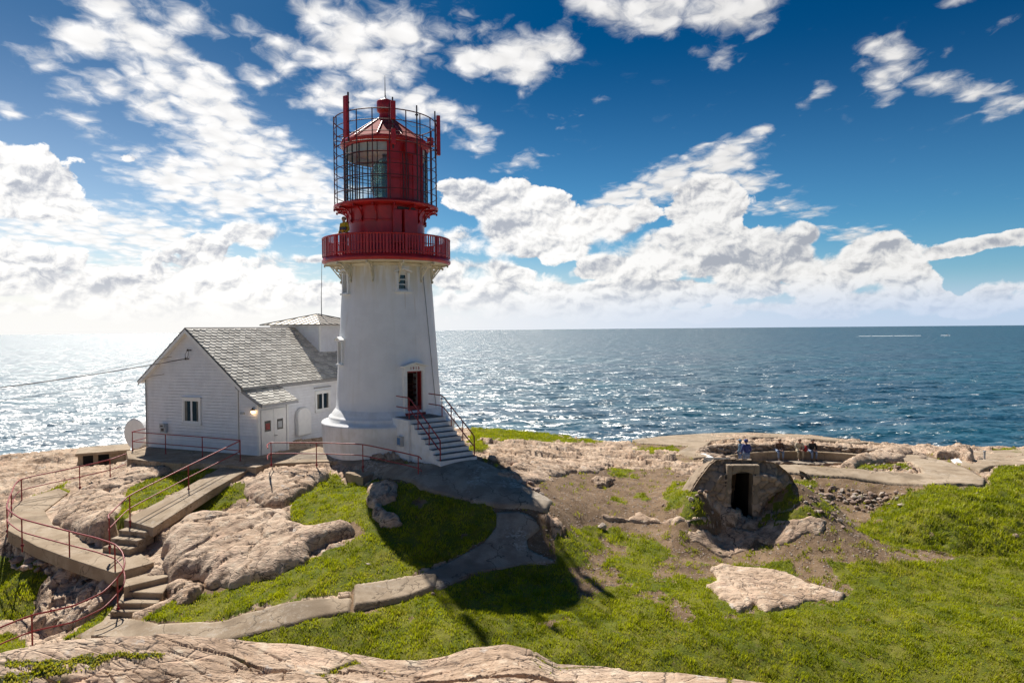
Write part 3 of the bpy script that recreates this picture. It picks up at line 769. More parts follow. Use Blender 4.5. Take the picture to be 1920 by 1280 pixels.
outcrop('pale granite knoll beside the gun pit', [(1562, 878), (1600, 866), (1650, 850), (1690, 843), (1715, 850), (1690, 866), (1640, 868), (1600, 880)], .42, .9, 41, .07, rough=.8)
outcrop('low split boulder beside the lowest steps', [(318, 1108), (350, 1098), (385, 1100), (375, 1118), (340, 1130)], .28, .3, 43, .04)
outcrop('flat cracked pink slab behind the apron', [(930, 890), (985, 868), (1060, 862), (1150, 868), (1140, 880), (1060, 888), (1010, 905), (960, 905)], .14, .4, 47, .06, cellu=.8, cellv=2.2)
outcrop('small pale boulder on the bare earth', [(1108, 903), (1130, 896), (1160, 898), (1155, 908), (1120, 912)], .16, .2, 49, .035)

# rock the viewer stands on, along the bottom of the view
FG = [(-900, 1225), (-300, 1222), (0, 1214), (60, 1200), (150, 1188), (230, 1184), (300, 1182), (400, 1186), (480, 1197), (560, 1201), (640, 1214), (720, 1228), (800, 1231), (840, 1222), (880, 1208), (950, 1201), (1000, 1212), (1045, 1238), (1100, 1240), (1160, 1245), (1180, 1251), (1270, 1254), (1340, 1262), (1450, 1277), (1600, 1304), (1920, 1360), (2800, 1500)]
fa = []; fs = []
for px_, py_ in FG:
    r_ = ray(px_, py_); fa.append(math.atan2(r_[0], r_[1])); fs.append(r_[2] / math.hypot(r_[0], r_[1]))
an = np.concatenate([np.linspace(R(-57), R(-37), 60)[:-1], np.linspace(R(-37), R(25), 1500), np.linspace(R(25), R(57), 60)[1:]])
ds = np.concatenate([np.linspace(.3, 7.0, 60)[:-1], np.linspace(7.0, 9.9, 240), np.linspace(9.9, 12, 40)[1:]])
A_, D_ = np.meshgrid(an, ds); X = np.sin(A_) * D_; Y = np.cos(A_) * D_
slope = np.interp(A_, fa, fs)
DE = 9.5
ze = CZ + slope * DE - .05
zi = CZ - 1.75 - .30 * D_
k = sstep(7.6, DE, D_)
z = zi * (1 - k) + ze * k + .0
w1 = fbm(X * .5, Y * .5, 3, 61)
f1, f2, cid = worley(X * .5 + .5 * w1, Y * 1.3 + .5 * w1, 62)
g1, g2, c2_ = worley(X * 1.9 + .6 * w1, Y * 4.2 + .5 * w1, 64)
rel = .11 * (cid - .5) + .06 * (c2_ - .5) * sstep(-.2, .2, w1) - .09 * sstep(.05, 0, f2 - f1) - .035 * sstep(.07, 0, g2 - g1) + .022 * ridged(X * .9, Y * 1.8, 4, 66) + .008 * fbm(X * 14, Y * 14, 3, 67) + .03 * fbm(X * 2.2, Y * 3.5, 5, 68)
edgek = sstep(DE + .0, DE - .9, D_)
z = z + rel * (.25 + .75 * edgek)
z = z - 2.6 * np.clip(D_ - DE, 0, None) ** 1.3
px_, py_ = proj(X, Y, z)
ms = inpoly(px_ + 40 * fbm(X * 1.5, Y * 1.5, 4, 69), py_ + 16 * fbm(X * 1.5, Y * 2.5, 4, 70), [(-60, 1248), (60, 1236), (150, 1226), (300, 1219), (335, 1224), (200, 1245), (60, 1270), (-60, 1295)]) * 1.0 * (fbm(X * 4, Y * 5, 3, 71) > -.25)
ms = np.maximum(ms, sstep(.10, .0, f2 - f1) * sstep(0.0, .3, fbm(X * .8, Y * .8, 3, 73)) * .8)
fgr = grid_mesh('foreground_rock', X, Y, z, m_rock, attrs={'moss': ms})
tag(fgr, kind='structure')
FGZ = (X, Y, z, ms)


# ---------------------------------------------------------------- concrete pieces
def slab(nm_, th_, a_, c_, label, kind='structure', cat=None):
    mb = MB(); top = [Vector((q[0], q[1], c_[0] * q[0] + c_[1] * q[1] + c_[2])) for q in a_]
    mb.prism([v - Vector((0, 0, th_)) for v in top], (0, 0, th_))
    o = mb.build(nm_, m_conc)
    bv = o.modifiers.new('b', 'BEVEL'); bv.width = .03; bv.segments = 2
    tag(o, label, cat, kind=kind); EXCL.append([tuple(q[:2]) for q in a_]); return o


for (nm_, th_, a_, c_), lb in zip(SLABFIT, ['concrete terrace before the white house', 'sloping concrete ramp leading down from the terrace', 'curved concrete walkway inside the red handrail']):
    slab(nm_, th_, a_, c_, lb)


def path_patch(name, pxl, h=.08, mat=None, seed=90, jit=.05, w=.04, label=None):
    return outcrop(label or 'concrete path', pxl, h, w, seed, .06, rough=0.0, noise=0, mat=mat or m_conc2, name=name, cat=None, kind='structure', jit=jit, skirt=.35)


path_patch('lower_path', PATHS['lower_path'], .08, m_conc, 91, .10)
path_patch('stepped_path', PATHS['stepped_path'], .15, m_conc, 92, .03)
path_patch('worn_path', PATHS['worn_path'], .06, m_conc2, 93, .16)
path_patch('apron', PATHS['apron'], .10, m_conc2, 94, .04)
path_patch('gun_pit_paving', PATHS['gun_pit_paving'], .10, m_conc, 95, .05)
path_patch('headland_paving', PATHS['headland_paving'], .08, m_conc, 96, .05)
path_patch('bunker_side_paving', [(1840, 846), (1925, 842), (1925, 872), (1860, 875), (1838, 884), (1790, 870), (1795, 856)], .06, m_conc, 97, .05)

# ---------------------------------------------------------------- sea
m_sea = new_mat('sea water'); t = NT(m_sea.node_tree); p = t.pos()
dist = t.n('VectorMath', {0: t.n('VectorMath', {0: p, 1: (1, 1, 0)}, operation='MULTIPLY').outputs[0]}, operation='LENGTH').outputs['Value']
def slope_noise(sc, det, amp, rough=.6):
    q = t.n('Mapping', {'Vector': p, 'Rotation': (0, 0, R(14)), 'Scale': (sc * .38, sc, 1)}, vector_type='POINT').outputs[0]
    c_ = t.n('TexNoise', {'Vector': q, 'Scale': 1.0, 'Detail': det, 'Roughness': rough}, noise_dimensions='2D').outputs['Color']
    return t.n('VectorMath', {0: t.n('VectorMath', {0: c_, 1: (.5, .5, .5)}, operation='SUBTRACT').outputs[0], 1: (amp * .8, amp, 0)}, operation='MULTIPLY').outputs[0]


sa_ = slope_noise(.13, 4, 2.4); sb_ = slope_noise(.80, 5, 3.1, .65)
nn = t.n('VectorMath', {0: t.n('VectorMath', {0: t.n('VectorMath', {0: sa_, 1: sb_}, operation='ADD').outputs[0], 3: 1.0}, operation='SCALE').outputs[0], 1: t.n('NewGeometry').outputs['Normal']}, operation='ADD').outputs[0]
bp = t.n('VectorMath', {0: nn}, operation='NORMALIZE').outputs[0]
crest = t.noise(t.n('Mapping', {'Vector': p, 'Rotation': (0, 0, R(18)), 'Scale': (.055, .16, 1)}, vector_type='POINT').outputs[0], 1.0, 8, .68)
gust = t.noise(t.pos((.004, .008, 0)), 1.0, 3, .5)
foam = t.m('MULTIPLY', t.ramp(crest, .655, .70), t.ramp(gust, .42, .58))
base = t.mix(t.ramp(t.noise(t.pos((.006, .015, 0)), 1.0, 4, .6), .4, .65), (.001, .052, .092), (.002, .078, .116))
wat = t.n('BsdfPrincipled', {'Base Color': base, 'Roughness': .35, 'IOR': 1.58, 'Normal': bp, 'Specular IOR Level': 1.0})
fo = t.n('BsdfDiffuse', {'Color': (.75, .78, .8)})
t.out(t.n('MixShader', {0: foam, 1: wat, 2: fo}))

SR = 24000.0
aa = np.concatenate([np.linspace(-math.pi, R(-45), 60)[:-1], np.linspace(R(-45), R(45), 1000), np.linspace(R(45), math.pi, 60)[1:]])
rr = np.concatenate([[1.0, 60.0], np.geomspace(120, 3000, 420), np.geomspace(3100, SR, 60)])
A_, D_ = np.meshgrid(aa, rr); X = np.sin(A_) * D_; Y = np.cos(A_) * D_
ca, sa = math.cos(R(18)), math.sin(R(18)); U = X * ca + Y * sa; V = -X * sa + Y * ca
fd = sstep(1400, 250, D_)
Z = (1.5 * perlin(U / 60, V / 26, 81) + .9 * (1 - 2 * np.abs(perlin(U / 26, V / 11, 82))) * .7 + .45 * perlin(U / 9, V / 4.5, 83) * sstep(700, 200, D_)) * fd
sea = grid_mesh('sea', X, Y, Z, m_sea)
tag(sea, kind='structure')
# ---------------------------------------------------------------- materials of the buildings
m_white = M('white masonry paint', (.80, .81, .84), (.74, .75, .78), .55, 1.2, .25, 9, streak=(1.6, .30, (.50, .47, .38)))
_t = NT(m_white.node_tree)                            # cream weathering under the gallery, rust runs below it
_pb = [n for n in m_white.node_tree.nodes if n.type == 'BSDF_PRINCIPLED'][0]; _src = _pb.inputs['Base Color'].links[0].from_socket
_z = _t.n('SeparateXYZ', {0: _t.pos()}).outputs[2]
_top = _t.m('MULTIPLY', _t.ramp(_z, CZ + .9, CZ + 3.0), _t.m('ADD', .35, _t.ramp(_t.noise(_t.pos((2.2, 2.2, .25)), 1.0, 6, .65), .4, .62)))
_c = _t.mix(_t.m('MULTIPLY', _top, .75), _src, (.60, .53, .38))
_run = _t.m('MULTIPLY', _t.ramp(_t.noise(_t.pos((5.5, 5.5, .12)), 1.0, 4, .6), .60, .70), _t.ramp(_z, CZ - 2.5, CZ + 2.8))
_t.nt.links.new(_t.mix(_t.m('MULTIPLY', _run, .38), _c, (.42, .30, .18)), _pb.inputs['Base Color'])
m_white_l = M('white plinth paint', (.80, .81, .83), (.70, .70, .70), .6, 2.2, .35, 14, streak=(2.4, .38, (.42, .42, .34)))
m_cream = M('cream bracket paint', (.72, .68, .56), (.62, .56, .42), .6, 3)
m_red = M('red gloss paint', (.50, .020, .022), (.36, .016, .018), .36, 2.2, .12, 14, streak=(3.0, .30, (.18, .014, .012)))
m_red2 = M('red rail paint', (.34, .022, .022), (.22, .020, .018), .45, 9, .15, 40)
m_redroof = M('weathered red roof paint', (.34, .030, .030), (.36, .09, .075), .8, 3.5, .3, 20, spec=.2)
m_dark = M('dark ironwork', (.03, .028, .028), (.05, .035, .03), .5, 6)
m_wood = M('white clapboard paint', (.80, .81, .84), (.74, .745, .77), .6, 2.5, .2, 30, streak=(3.0, .15, (.5, .48, .42)))
m_trim = M('white trim paint', (.82, .82, .80), (.76, .76, .75), .5, 5)
m_slate = new_mat('slate'); t = NT(m_slate.node_tree); p = t.pos(); rn = t.attr('rnd').outputs['Fac']
c = t.mix(rn, (.36, .34, .30), (.66, .63, .56)); c = t.mix(t.m('MULTIPLY', t.ramp(t.noise(p, 9, 6, .7), .5, .65), .45), c, (.28, .26, .21))
t.out(t.n('BsdfPrincipled', {'Base Color': c, 'Roughness': .42, 'Specular IOR Level': .55, 'Normal': t.n('Bump', {'Height': t.noise(p, 30, 5, .6), 'Strength': .4, 'Distance': .01})}))
m_felt = M('dark roof edging', (.06, .06, .062), (.10, .10, .10), .6, 8)
m_zinc = M('grey gutter metal', (.30, .30, .31), (.24, .24, .25), .45, 6, metallic=.3)
m_metalroof = M('pale sheet metal roof', (.50, .45, .38), (.42, .38, .33), .35, 2, metallic=.35)
m_paned = M('dark window glass', (.012, .013, .015), (.02, .022, .024), .06, 1, spec=.6)
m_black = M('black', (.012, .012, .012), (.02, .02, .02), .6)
m_brown = M('brown interior paint', (.10, .03, .022), (.06, .02, .016), .6, 3)
m_grey = M('grey box', (.45, .47, .48), (.38, .40, .42), .5, 4)
m_blue = M('blue printed panel', (.05, .13, .30), (.10, .25, .45), .5, 30)
m_mast = M('fibreglass whip', (.30, .30, .28), (.22, .22, .21), .5)
m_glass = new_mat('lantern glass'); t = NT(m_glass.node_tree)
g_ = t.n('BsdfGlossy', {'Color': (1, 1, 1), 'Roughness': .02}); tr = t.n('BsdfTransparent', {'Color': (.93, .97, .97)})
t.out(t.n('MixShader', {0: .09, 1: tr, 2: g_}))
m_lens = new_mat('lens glass'); t = NT(m_lens.node_tree)
t.out(t.n('BsdfPrincipled', {'Base Color': (.35, .62, .50), 'Roughness': .08, 'IOR': 1.5, 'Transmission Weight': .75, 'Specular IOR Level': .8}))

# ---------------------------------------------------------------- the lighthouse
ZB = CZ - 5.75
lh = empty('lighthouse', (TC.x, TC.y, ZB), 'tall white round lighthouse with a red gallery and red lantern room', 'lighthouse')
tc = (TC.x, TC.y)
base_a = math.atan2(_tc.y, _tc.x)


def TA(deg): return base_a + R(deg)


def tp(deg, r, z): d = tdir(deg); return Vector((TC.x + d.x * r, TC.y + d.y * r, CZ + z))


DOOR = 27.0
WIN = [(18.6, 1.78, 2.50, .22), (-62, 1.72, 2.55, .22), (-68, -1.50, -.55, .22)]     # angle, z0, z1, half width


def shaft_r(z): return 2.04 + (3.0 - z) * (2.47 - 2.04) / 6.65 if z > -3.65 else 2.47 + (-3.65 - z) * .8


# shaft: grid with real openings
hole_list = [(DOOR, .385, -3.72, -1.87)] + [(a, hw - .0, z0, z1) for a, z0, z1, hw in WIN]
zs = sorted(set([3.1, -3.65] + [h[2] for h in hole_list] + [h[3] for h in hole_list] + list(np.linspace(-3.65, 3.1, 14))))
zs = [-3.72] + [z for z in zs if z > -3.72]
angs = list(np.arange(-180, 180, 4.0))
for a, hw, z0, z1 in hole_list:
    da = math.degrees(hw / shaft_r((z0 + z1) / 2))
    angs = [q for q in angs if not (a - da - 1.2 < q < a + da + 1.2)] + [a - da, a + da, a]
angs = sorted(angs)
mb = MB(); k = len(angs)
vs = [tp(a, shaft_r(z), z) for z in zs for a in angs]; fs = []
for j in range(len(zs) - 1):
    zc = (zs[j] + zs[j + 1]) / 2
    for i in range(k):
        i2 = (i + 1) % k; ac = angs[i] + ((angs[i2] - angs[i]) % 360) / 2
        if any(abs((ac - a + 180) % 360 - 180) < math.degrees(hw / shaft_r((z0 + z1) / 2)) and z0 < zc < z1 for a, hw, z0, z1 in hole_list): continue
        fs.append((j * k + i, j * k + i2, (j + 1) * k + i2, (j + 1) * k + i))
mb.add(vs, fs, True)
for a, hw, z0, z1 in hole_list:                       # reveals
    d = tdir(a); s = Vector((-d.y, d.x, 0)); r_ = shaft_r((z0 + z1) / 2)
    for sg in (-1, 1):
        o = Vector((TC.x, TC.y, CZ + z0 - .02)) + d * (r_ - .45) + s * (sg * hw if sg > 0 else -hw - .05)
        mb.obox(o, d * .43, s * .05, (0, 0, z1 - z0 + .04))
    o = Vector((TC.x, TC.y, 0)) + d * (r_ - .45) - s * (hw + .05)
    mb.obox(Vector((o.x, o.y, CZ + z1 + .002)), d * .43, s * (2 * hw + .1), (0, 0, .06)); mb.obox(Vector((o.x, o.y, CZ + z0 - .08)), d * .43, s * (2 * hw + .1), (0, 0, .06))
mb.build('shaft', m_white, lh, fix=False)
mb = MB()
mb.lathe(tc, [(3.02, ZB - .5), (3.06, ZB + .3), (3.12, CZ - 4.34), (3.13, CZ - 4.27), (3.09, CZ - 4.22), (2.80, CZ - 4.14), (2.80, CZ - 4.02), (2.76, CZ - 3.96), (2.70, CZ - 3.93), (2.66, CZ - 3.88), (2.58, CZ - 3.76), (2.46, CZ - 3.62)], 96)
mb.build('plinth', m_white_l, lh)


def oriented(mb, a, r, z, x0, x1, d0, d1, z0, z1):
    """box in the tower's tangent frame at angle a (x tangent right, d outwards)"""
    d = tdir(a); s = Vector((-d.y, d.x, 0))
    o = Vector((TC.x, TC.y, CZ + z0)) + d * (r + d0) + s * x0
    mb.obox(o, s * (x1 - x0), d * (d1 - d0), (0, 0, z1 - z0))


def gable_trim(mb, a, r, hw, z, rise, d1=.16, th=.06):
    d = tdir(a); s = Vector((-d.y, d.x, 0)); c0 = Vector((TC.x, TC.y, CZ)) + d * (r - .05)
    for sg in (-1, 1):
        A = c0 + s * (sg * hw) + Vector((0, 0, z)); B = c0 + Vector((0, 0, z + rise))
        mb.prism([A, B, B + Vector((0, 0, th)), A + Vector((0, 0, th))], d * (d1 + .05))


# windows of the shaft
for a, z0, z1, hw in WIN:
    r_ = shaft_r(z0); zc = (z0 + z1) / 2
    mb = MB()
    oriented(mb, a, r_, 0, -hw - .10, -hw + .01, -.10, .05, z0 - .05, z1 + .04); oriented(mb, a, r_, 0, hw - .01, hw + .10, -.10, .05, z0 - .05, z1 + .04)
    oriented(mb, a, r_, 0, -hw - .16, hw + .16, -.10, .12, z0 - .12, z0 - .045)
    gable_trim(mb, a, r_, hw + .18, z1 + .05, .13)
    hh = (z1 - z0)
    oriented(mb, a, r_, 0, -hw, -hw + .05, -.16, -.12, z0, z1); oriented(mb, a, r_, 0, hw - .05, hw, -.16, -.12, z0, z1)
    for q in (0, 1 / 3, 2 / 3, 1): oriented(mb, a, r_, 0, -hw + .05, hw - .05, -.16, -.12, z0 + q * (hh - .05), z0 + q * (hh - .05) + .05)
    w = mb.build('window', m_trim, lh)
    mp = MB(); oriented(mp, a, r_, 0, -hw, hw, -.19, -.17, z0, z1)
    mp.build('pane', m_paned, w)
# door
a = DOOR; r_ = shaft_r(-2.8) + .03
mb = MB()
oriented(mb, a, r_, 0, -.52, -.385, -.18, .09, -3.70, -1.86); oriented(mb, a, r_, 0, .385, .52, -.18, .09, -3.70, -1.86)
oriented(mb, a, r_, 0, -.52, .52, -.16, .09, -1.86, -1.66)
gable_trim(mb, a, r_, .66, -1.68, .17, .22, .06)
mb.prism([Vector((TC.x, TC.y, CZ)) + tdir(a) * (r_ + .07) + Vector((-tdir(a).y, tdir(a).x, 0)) * s_ + Vector((0, 0, z_)) for s_, z_ in ((-.6, -1.67), (.6, -1.67), (0, -1.53))], tdir(a) * -.10)
door = mb.build('door', m_trim, lh)
mb = MB(); oriented(mb, a, r_, 0, -.385, -.335, -.30, -.02, -3.72, -1.86); oriented(mb, a, r_, 0, .335, .385, -.30, -.02, -3.72, -1.86); oriented(mb, a, r_, 0, -.335, .335, -.30, -.02, -1.92, -1.86)
oriented(mb, a, r_, 0, -.50, .50, -.20, .16, -3.83, -3.72); oriented(mb, a, r_, 0, -.335, .335, -.10, -.04, -3.72, -3.42)
mb.build('red_frame', m_red2, door)
mb = MB(); oriented(mb, a, r_, 0, -.9, .9, -1.75, -1.70, -3.72, -1.3)
for i in range(7): oriented(mb, a, r_, 0, -.05, .8, -1.45 + .05 * i, -1.15 + .05 * i, -3.6 + .26 * i, -3.56 + .26 * i)
for i in range(6):
    oriented(mb, a, r_, 0, -.16 + .075 * i, -.135 + .075 * i, -1.0, -.975, -3.7, -2.55 + .02 * i)
mb.build('inner_staircase', m_brown, door)


def text(name, body, size, mat, loc, xdir, nrm, parent, extr=.004):
    cu = bpy.data.curves.new(name, 'FONT'); cu.body = body; cu.size = size; cu.align_x = 'CENTER'; cu.align_y = 'CENTER'; cu.extrude = extr; cu.offset = .004
    o = bpy.data.objects.new(name, cu); COL.objects.link(o)
    dg = bpy.context.evaluated_depsgraph_get(); me = bpy.data.meshes.new_from_object(o.evaluated_get(dg)); bpy.data.objects.remove(o)
    o = bpy.data.objects.new(name, me); COL.objects.link(o); me.materials.clear(); me.materials.append(mat)
    x = Vector(xdir).normalized(); n = Vector(nrm).normalized(); y = n.cross(x)
    mt = Matrix((x, y, n)).transposed().to_4x4(); mt.translation = Vector(loc) - (parent.matrix_world.translation if parent else Vector())
    o.matrix_local = mt
    if parent: o.parent = parent
    return o


d_ = tdir(a); s_ = Vector((-d_.y, d_.x, 0))
text('year_numerals', '1 9 1 5', .17, m_red2, Vector((TC.x, TC.y, CZ - 1.735)) + d_ * (r_ + .096), s_, d_, door)

# gallery
mb = MB()
mb.lathe(tc, [(1.7, CZ + 3.06), (2.86, CZ + 3.06), (2.98, CZ + 3.10), (3.0, CZ + 3.14), (3.0, CZ + 3.22), (2.95, CZ + 3.25), (2.95, CZ + 3.33), (1.7, CZ + 3.33)], 96)
mb.build('gallery', m_red, lh)
mb = MB(); mb.lathe(tc, [(1.95, CZ + 3.02), (2.80, CZ + 3.02), (2.86, CZ + 3.055), (1.95, CZ + 3.055)], 96); mb.lathe(tc, [(2.04, CZ + 2.86), (2.12, CZ + 2.9), (2.14, CZ + 3.02), (2.0, CZ + 3.02)], 96)
mb.build('gallery_soffit', m_cream, lh)


def bracket(mb, a, r0_, r1_, zt, zb, th=.05, bar=.06, holes=True):
    """curved iron console in the radial plane"""
    d = tdir(a); s = Vector((-d.y, d.x, 0)) * th
    def pt(r, z): return Vector((TC.x, TC.y, CZ + z)) + d * r - s * .5
    N = 12; arc = []
    for i in range(N + 1):
        q = i / N * math.pi / 2
        arc.append((r1_ - (r1_ - r0_ - .05) * math.sin(q), zt - .05 - (zt - zb - .15) * (1 - math.cos(q))))
    # curved lower flange
    out = arc; inn = [(r + .05 * math.sin(math.pi / 2 * i / N) * -1, z + .06) for i, (r, z) in enumerate(arc)]
    for i in range(N):
        mb.prism([pt(*out[i]), pt(*out[i + 1]), pt(out[i + 1][0] - .035, out[i + 1][1] + .05), pt(out[i][0] - .035, out[i][1] + .05)], s)
    # web with openings: wall strap, top strap and rings
    mb.prism([pt(r0_ - .02, zb), pt(r0_ + .07, zb), pt(r0_ + .07, zt), pt(r0_ - .02, zt)], s)
    mb.prism([pt(r0_, zt - .07), pt(r1_ + .02, zt - .07), pt(r1_ + .02, zt), pt(r0_, zt)], s)
    mb.prism([pt(r1_ - .02, zt - .13), pt(r1_ + .05, zt - .10), pt(r1_ + .05, zt), pt(r1_ - .02, zt)], s)
    mb.prism([pt(r0_ - .02, zb - .07), pt(r0_ + .11, zb + .0), pt(r0_ + .11, zb + .09), pt(r0_ - .02, zb + .12)], s)
    if holes:
        for rr, zz, q in ((r0_ + .25 * (r1_ - r0_), zt - .22, .10), (r0_ + .52 * (r1_ - r0_), zt - .14, .055), (r0_ + .14, zt - .50, .05)):
            ring = [Vector((TC.x, TC.y, CZ + zz)) + d * (rr + q * math.cos(w_)) + Vector((0, 0, q * math.sin(w_))) for w_ in np.linspace(0, 2 * math.pi, 13)[:-1]]
            mb.tube(ring, .022, 5, True)
        mb.prism([pt(r0_ + .05, zt - .62), pt(r0_ + .09, zt - .66), pt(r0_ + .55, zt - .09), pt(r0_ + .50, zt - .07)], s)


for i in range(11):
    mb = MB(); a_ = -50 + i * 360 / 11.25 - (0 if i < 4 else 0)
    bracket(mb, -50 + i * 32 if i < 10 else 275, 2.08 if True else 0, 2.86, 3.02, 2.18)
    mb.build('bracket', m_cream, lh)
# gallery railing
mb = MB()
mb.lathe(tc, [(2.90, CZ + 4.17), (2.99, CZ + 4.17), (3.0, CZ + 4.20), (2.99, CZ + 4.23), (2.90, CZ + 4.23), (2.90, CZ + 4.17)], 96)
mb.lathe(tc, [(2.93, CZ + 3.42), (2.97, CZ + 3.42), (2.97, CZ + 3.46), (2.93, CZ + 3.46), (2.93, CZ + 3.42)], 96)
mb.lathe(tc, [(2.92, CZ + 3.80), (2.94, CZ + 3.80), (2.94, CZ + 3.84), (2.92, CZ + 3.84), (2.92, CZ + 3.80)], 96)
rail = mb.build('gallery_railing', m_red, lh)
mb = MB(); NBAL = 132
for i in range(NBAL):
    wd = .034 if i % 6 else .055
    oriented(mb, i * 360 / NBAL, 2.945, 0, -wd, wd, -.015 if i % 6 else -.03, .015 if i % 6 else .04, 3.33, 4.17)
mb.build('balusters', m_red, rail)
# watch room drum
mb = MB(); mb.lathe(tc, [(1.82, CZ + 3.33), (1.82, CZ + 3.42), (1.78, CZ + 3.46), (1.77, CZ + 5.2), (1.84, CZ + 5.50), (1.84, CZ + 5.60)], 96)
mb.lathe(tc, [(1.785, CZ + 4.9), (1.80, CZ + 4.92), (1.80, CZ + 4.98), (1.785, CZ + 5.0)], 96)
mb.build('watch_room', m_red, lh)
for (a_, hw, z0, z1) in ((14, .20, 3.9, 5.38), (34, .36, 3.7, 5.42)):
    mb = MB(); oriented(mb, a_, 1.72, 0, -hw, hw, 0, .26, z0, z1)
    o = mb.build('cabinet', m_red, lh); bv = o.modifiers.new('b', 'BEVEL'); bv.width = .015
mb = MB()
for i in range(9): oriented(mb, 20 + 3.4 * i, 1.86, 0, -.05, .04, 0, .10 + .05 * (i % 2), 3.40 + .02 * (i % 3), 3.58 + .05 * (i % 3))
mb.build('cable_glands', m_dark, lh)
mb = MB(); oriented(mb, 28, 1.78, 0, -.42, .45, .02, .10, 5.43, 5.53); mb.build('louvre', m_dark, lh)
# lantern gallery
mb = MB(); mb.lathe(tc, [(1.75, CZ + 5.60), (2.30, CZ + 5.60), (2.40, CZ + 5.63), (2.44, CZ + 5.67), (2.44, CZ + 5.74), (1.7, CZ + 5.76)], 96)
mb.build('lantern_gallery', m_red, lh)
for i in range(16):
    mb = MB(); bracket(mb, 8 + i * 22.5, 1.80, 2.40, 5.60, 4.95, .04, holes=False)
    mb.build('lantern_bracket', m_red, lh)
# lantern: glazed left half, blanked landward side, glazed right
LR = 1.93; z0, z1 = 5.76, 8.42
mb = MB(); mb.lathe(tc, [(LR - .02, CZ + 5.7), (LR + .05, CZ + 5.7), (LR + .05, CZ + 5.88), (LR - .02, CZ + 5.88)], 96); sill_ = mb; mb = MB(); mb.lathe(tc, [(LR - .1, CZ + 8.40), (LR + .06, CZ + 8.40), (LR + .10, CZ + 8.50), (LR + .16, CZ + 8.56), (LR + .16, CZ + 8.66), (LR - .1, CZ + 8.66)], 96)
lant = mb.build('lantern_frame', m_red, lh)
sill_.build('lantern_sill', m_red, lant)
b0, b1 = 2.0, 57.0                                     # blanked arc
mb = MB(); mb.lathe(tc, [(LR + .03, CZ + 5.86), (LR + .03, CZ + 8.42)], 24, TA(b0), TA(b1)); mb.lathe(tc, [(LR - .03, CZ + 8.42), (LR - .03, CZ + 5.86)], 24, TA(b0), TA(b1))
for q in (b0, 20, 38, b1 - .5): oriented(mb, q, LR + .03, 0, -.025, .025, -.02, .035, 5.86, 8.42)
for zz in (6.75, 7.6): mb.lathe(tc, [(LR + .03, CZ + zz), (LR + .05, CZ + zz), (LR + .05, CZ + zz + .05), (LR + .03, CZ + zz + .05)], 24, TA(b0), TA(b1))
mb.build('blank_panel', m_red, lant, fix=False)
mb = MB(); mb.lathe(tc, [(LR, CZ + 5.86), (LR, CZ + 8.42)], 72, TA(b1), TA(b0) + 2 * math.pi)
mb.build('glazing', m_glass, lant, fix=False)
mb = MB()
for i in range(24):
    q = b1 + (360 - b1 + b0) * i / 23
    oriented(mb, q, LR, 0, -.014, .014, -.03, .03, 5.86, 8.42)
for zz in (6.3, 6.85, 7.4, 7.95): mb.lathe(tc, [(LR - .025, CZ + zz), (LR + .03, CZ + zz), (LR + .03, CZ + zz + .025), (LR - .025, CZ + zz + .025), (LR - .025, CZ + zz)], 72, TA(b1), TA(b0) + 2 * math.pi)
mb.build('glazing_bars', m_dark, lant)
mb = MB(); mb.lathe(tc, [(LR - .06, CZ + 8.40), (1.35, CZ + 8.62), (.3, CZ + 9.2), (.02, CZ + 9.25)], 48)
mb.lathe(tc, [(LR - .08, CZ + 8.40), (LR - .08, CZ + 8.05)], 48)
mb.build('ceiling_lining', m_cream, lant)
# lens
mb = MB()
prof = []
for i in range(41):
    zz = 5.95 + 2.15 * i / 40; q = (i / 40 - .5) * 2
    rr = .62 * math.sqrt(max(0.02, 1 - (abs(q) ** 2.6))) + (.03 if i % 2 else 0) + .02
    prof.append((rr, CZ + zz))
mb.lathe((TC.x - .05, TC.y), prof, 24, smooth=False)
lens = mb.build('lens', m_lens, lh)
mb = MB()
for i in range(8):
    q = 2 * math.pi * i / 8 + .2
    mb.tube([Vector((TC.x - .05 + (r_2 + .02) * math.cos(q), TC.y + (r_2 + .02) * math.sin(q), z_2)) for r_2, z_2 in prof[::4]], .018, 4)
mb.lathe((TC.x - .05, TC.y), [(.1, CZ + 5.7), (.3, CZ + 5.72), (.3, CZ + 5.95), (.1, CZ + 5.97)], 16); mb.tube([Vector((TC.x - .05, TC.y, CZ + 5.8)), Vector((TC.x - .05, TC.y, CZ + 8.3))], .12, 8)
mb.build('lens_frame', M('brass', (.35, .25, .10), (.2, .15, .07), .3, metallic=1), lens)
# roof
mb = MB(); mb.lathe(tc, [(LR + .17, CZ + 8.66), (LR + .17, CZ + 8.70), (LR + .05, CZ + 8.74), (.46, CZ + 9.86), (.44, CZ + 9.9)], 12, smooth=False)
roof = mb.build('roof', m_redroof, lh)
mb = MB()
for i in range(12):
    q = 2 * math.pi * i / 12
    mb.tube([Vector((TC.x + r_2 * math.cos(q), TC.y + r_2 * math.sin(q), CZ + z_2)) for r_2, z_2 in ((LR + .16, 8.72), (.46, 9.88))], .03, 6)
mb.build('roof_ribs', m_red, roof)
mb = MB(); mb.lathe(tc, [(.44, CZ + 9.8), (.30, CZ + 10.0), (.28, CZ + 10.15), (.30, CZ + 10.22), (.38, CZ + 10.28), (.40, CZ + 10.32), (.40, CZ + 10.72), (.37, CZ + 10.78), (.05, CZ + 10.92), (.02, CZ + 10.95)], 32)
vent = mb.build('ventilator', m_red, roof)
mb = MB(); mb.tube([Vector((TC.x, TC.y, CZ + 10.9)), Vector((TC.x, TC.y, CZ + 11.3)), Vector((TC.x, TC.y, CZ + 12.0))], .02, 6, rs=[.03, .022, .008])
mb.build('lightning_rod', m_dark, roof)
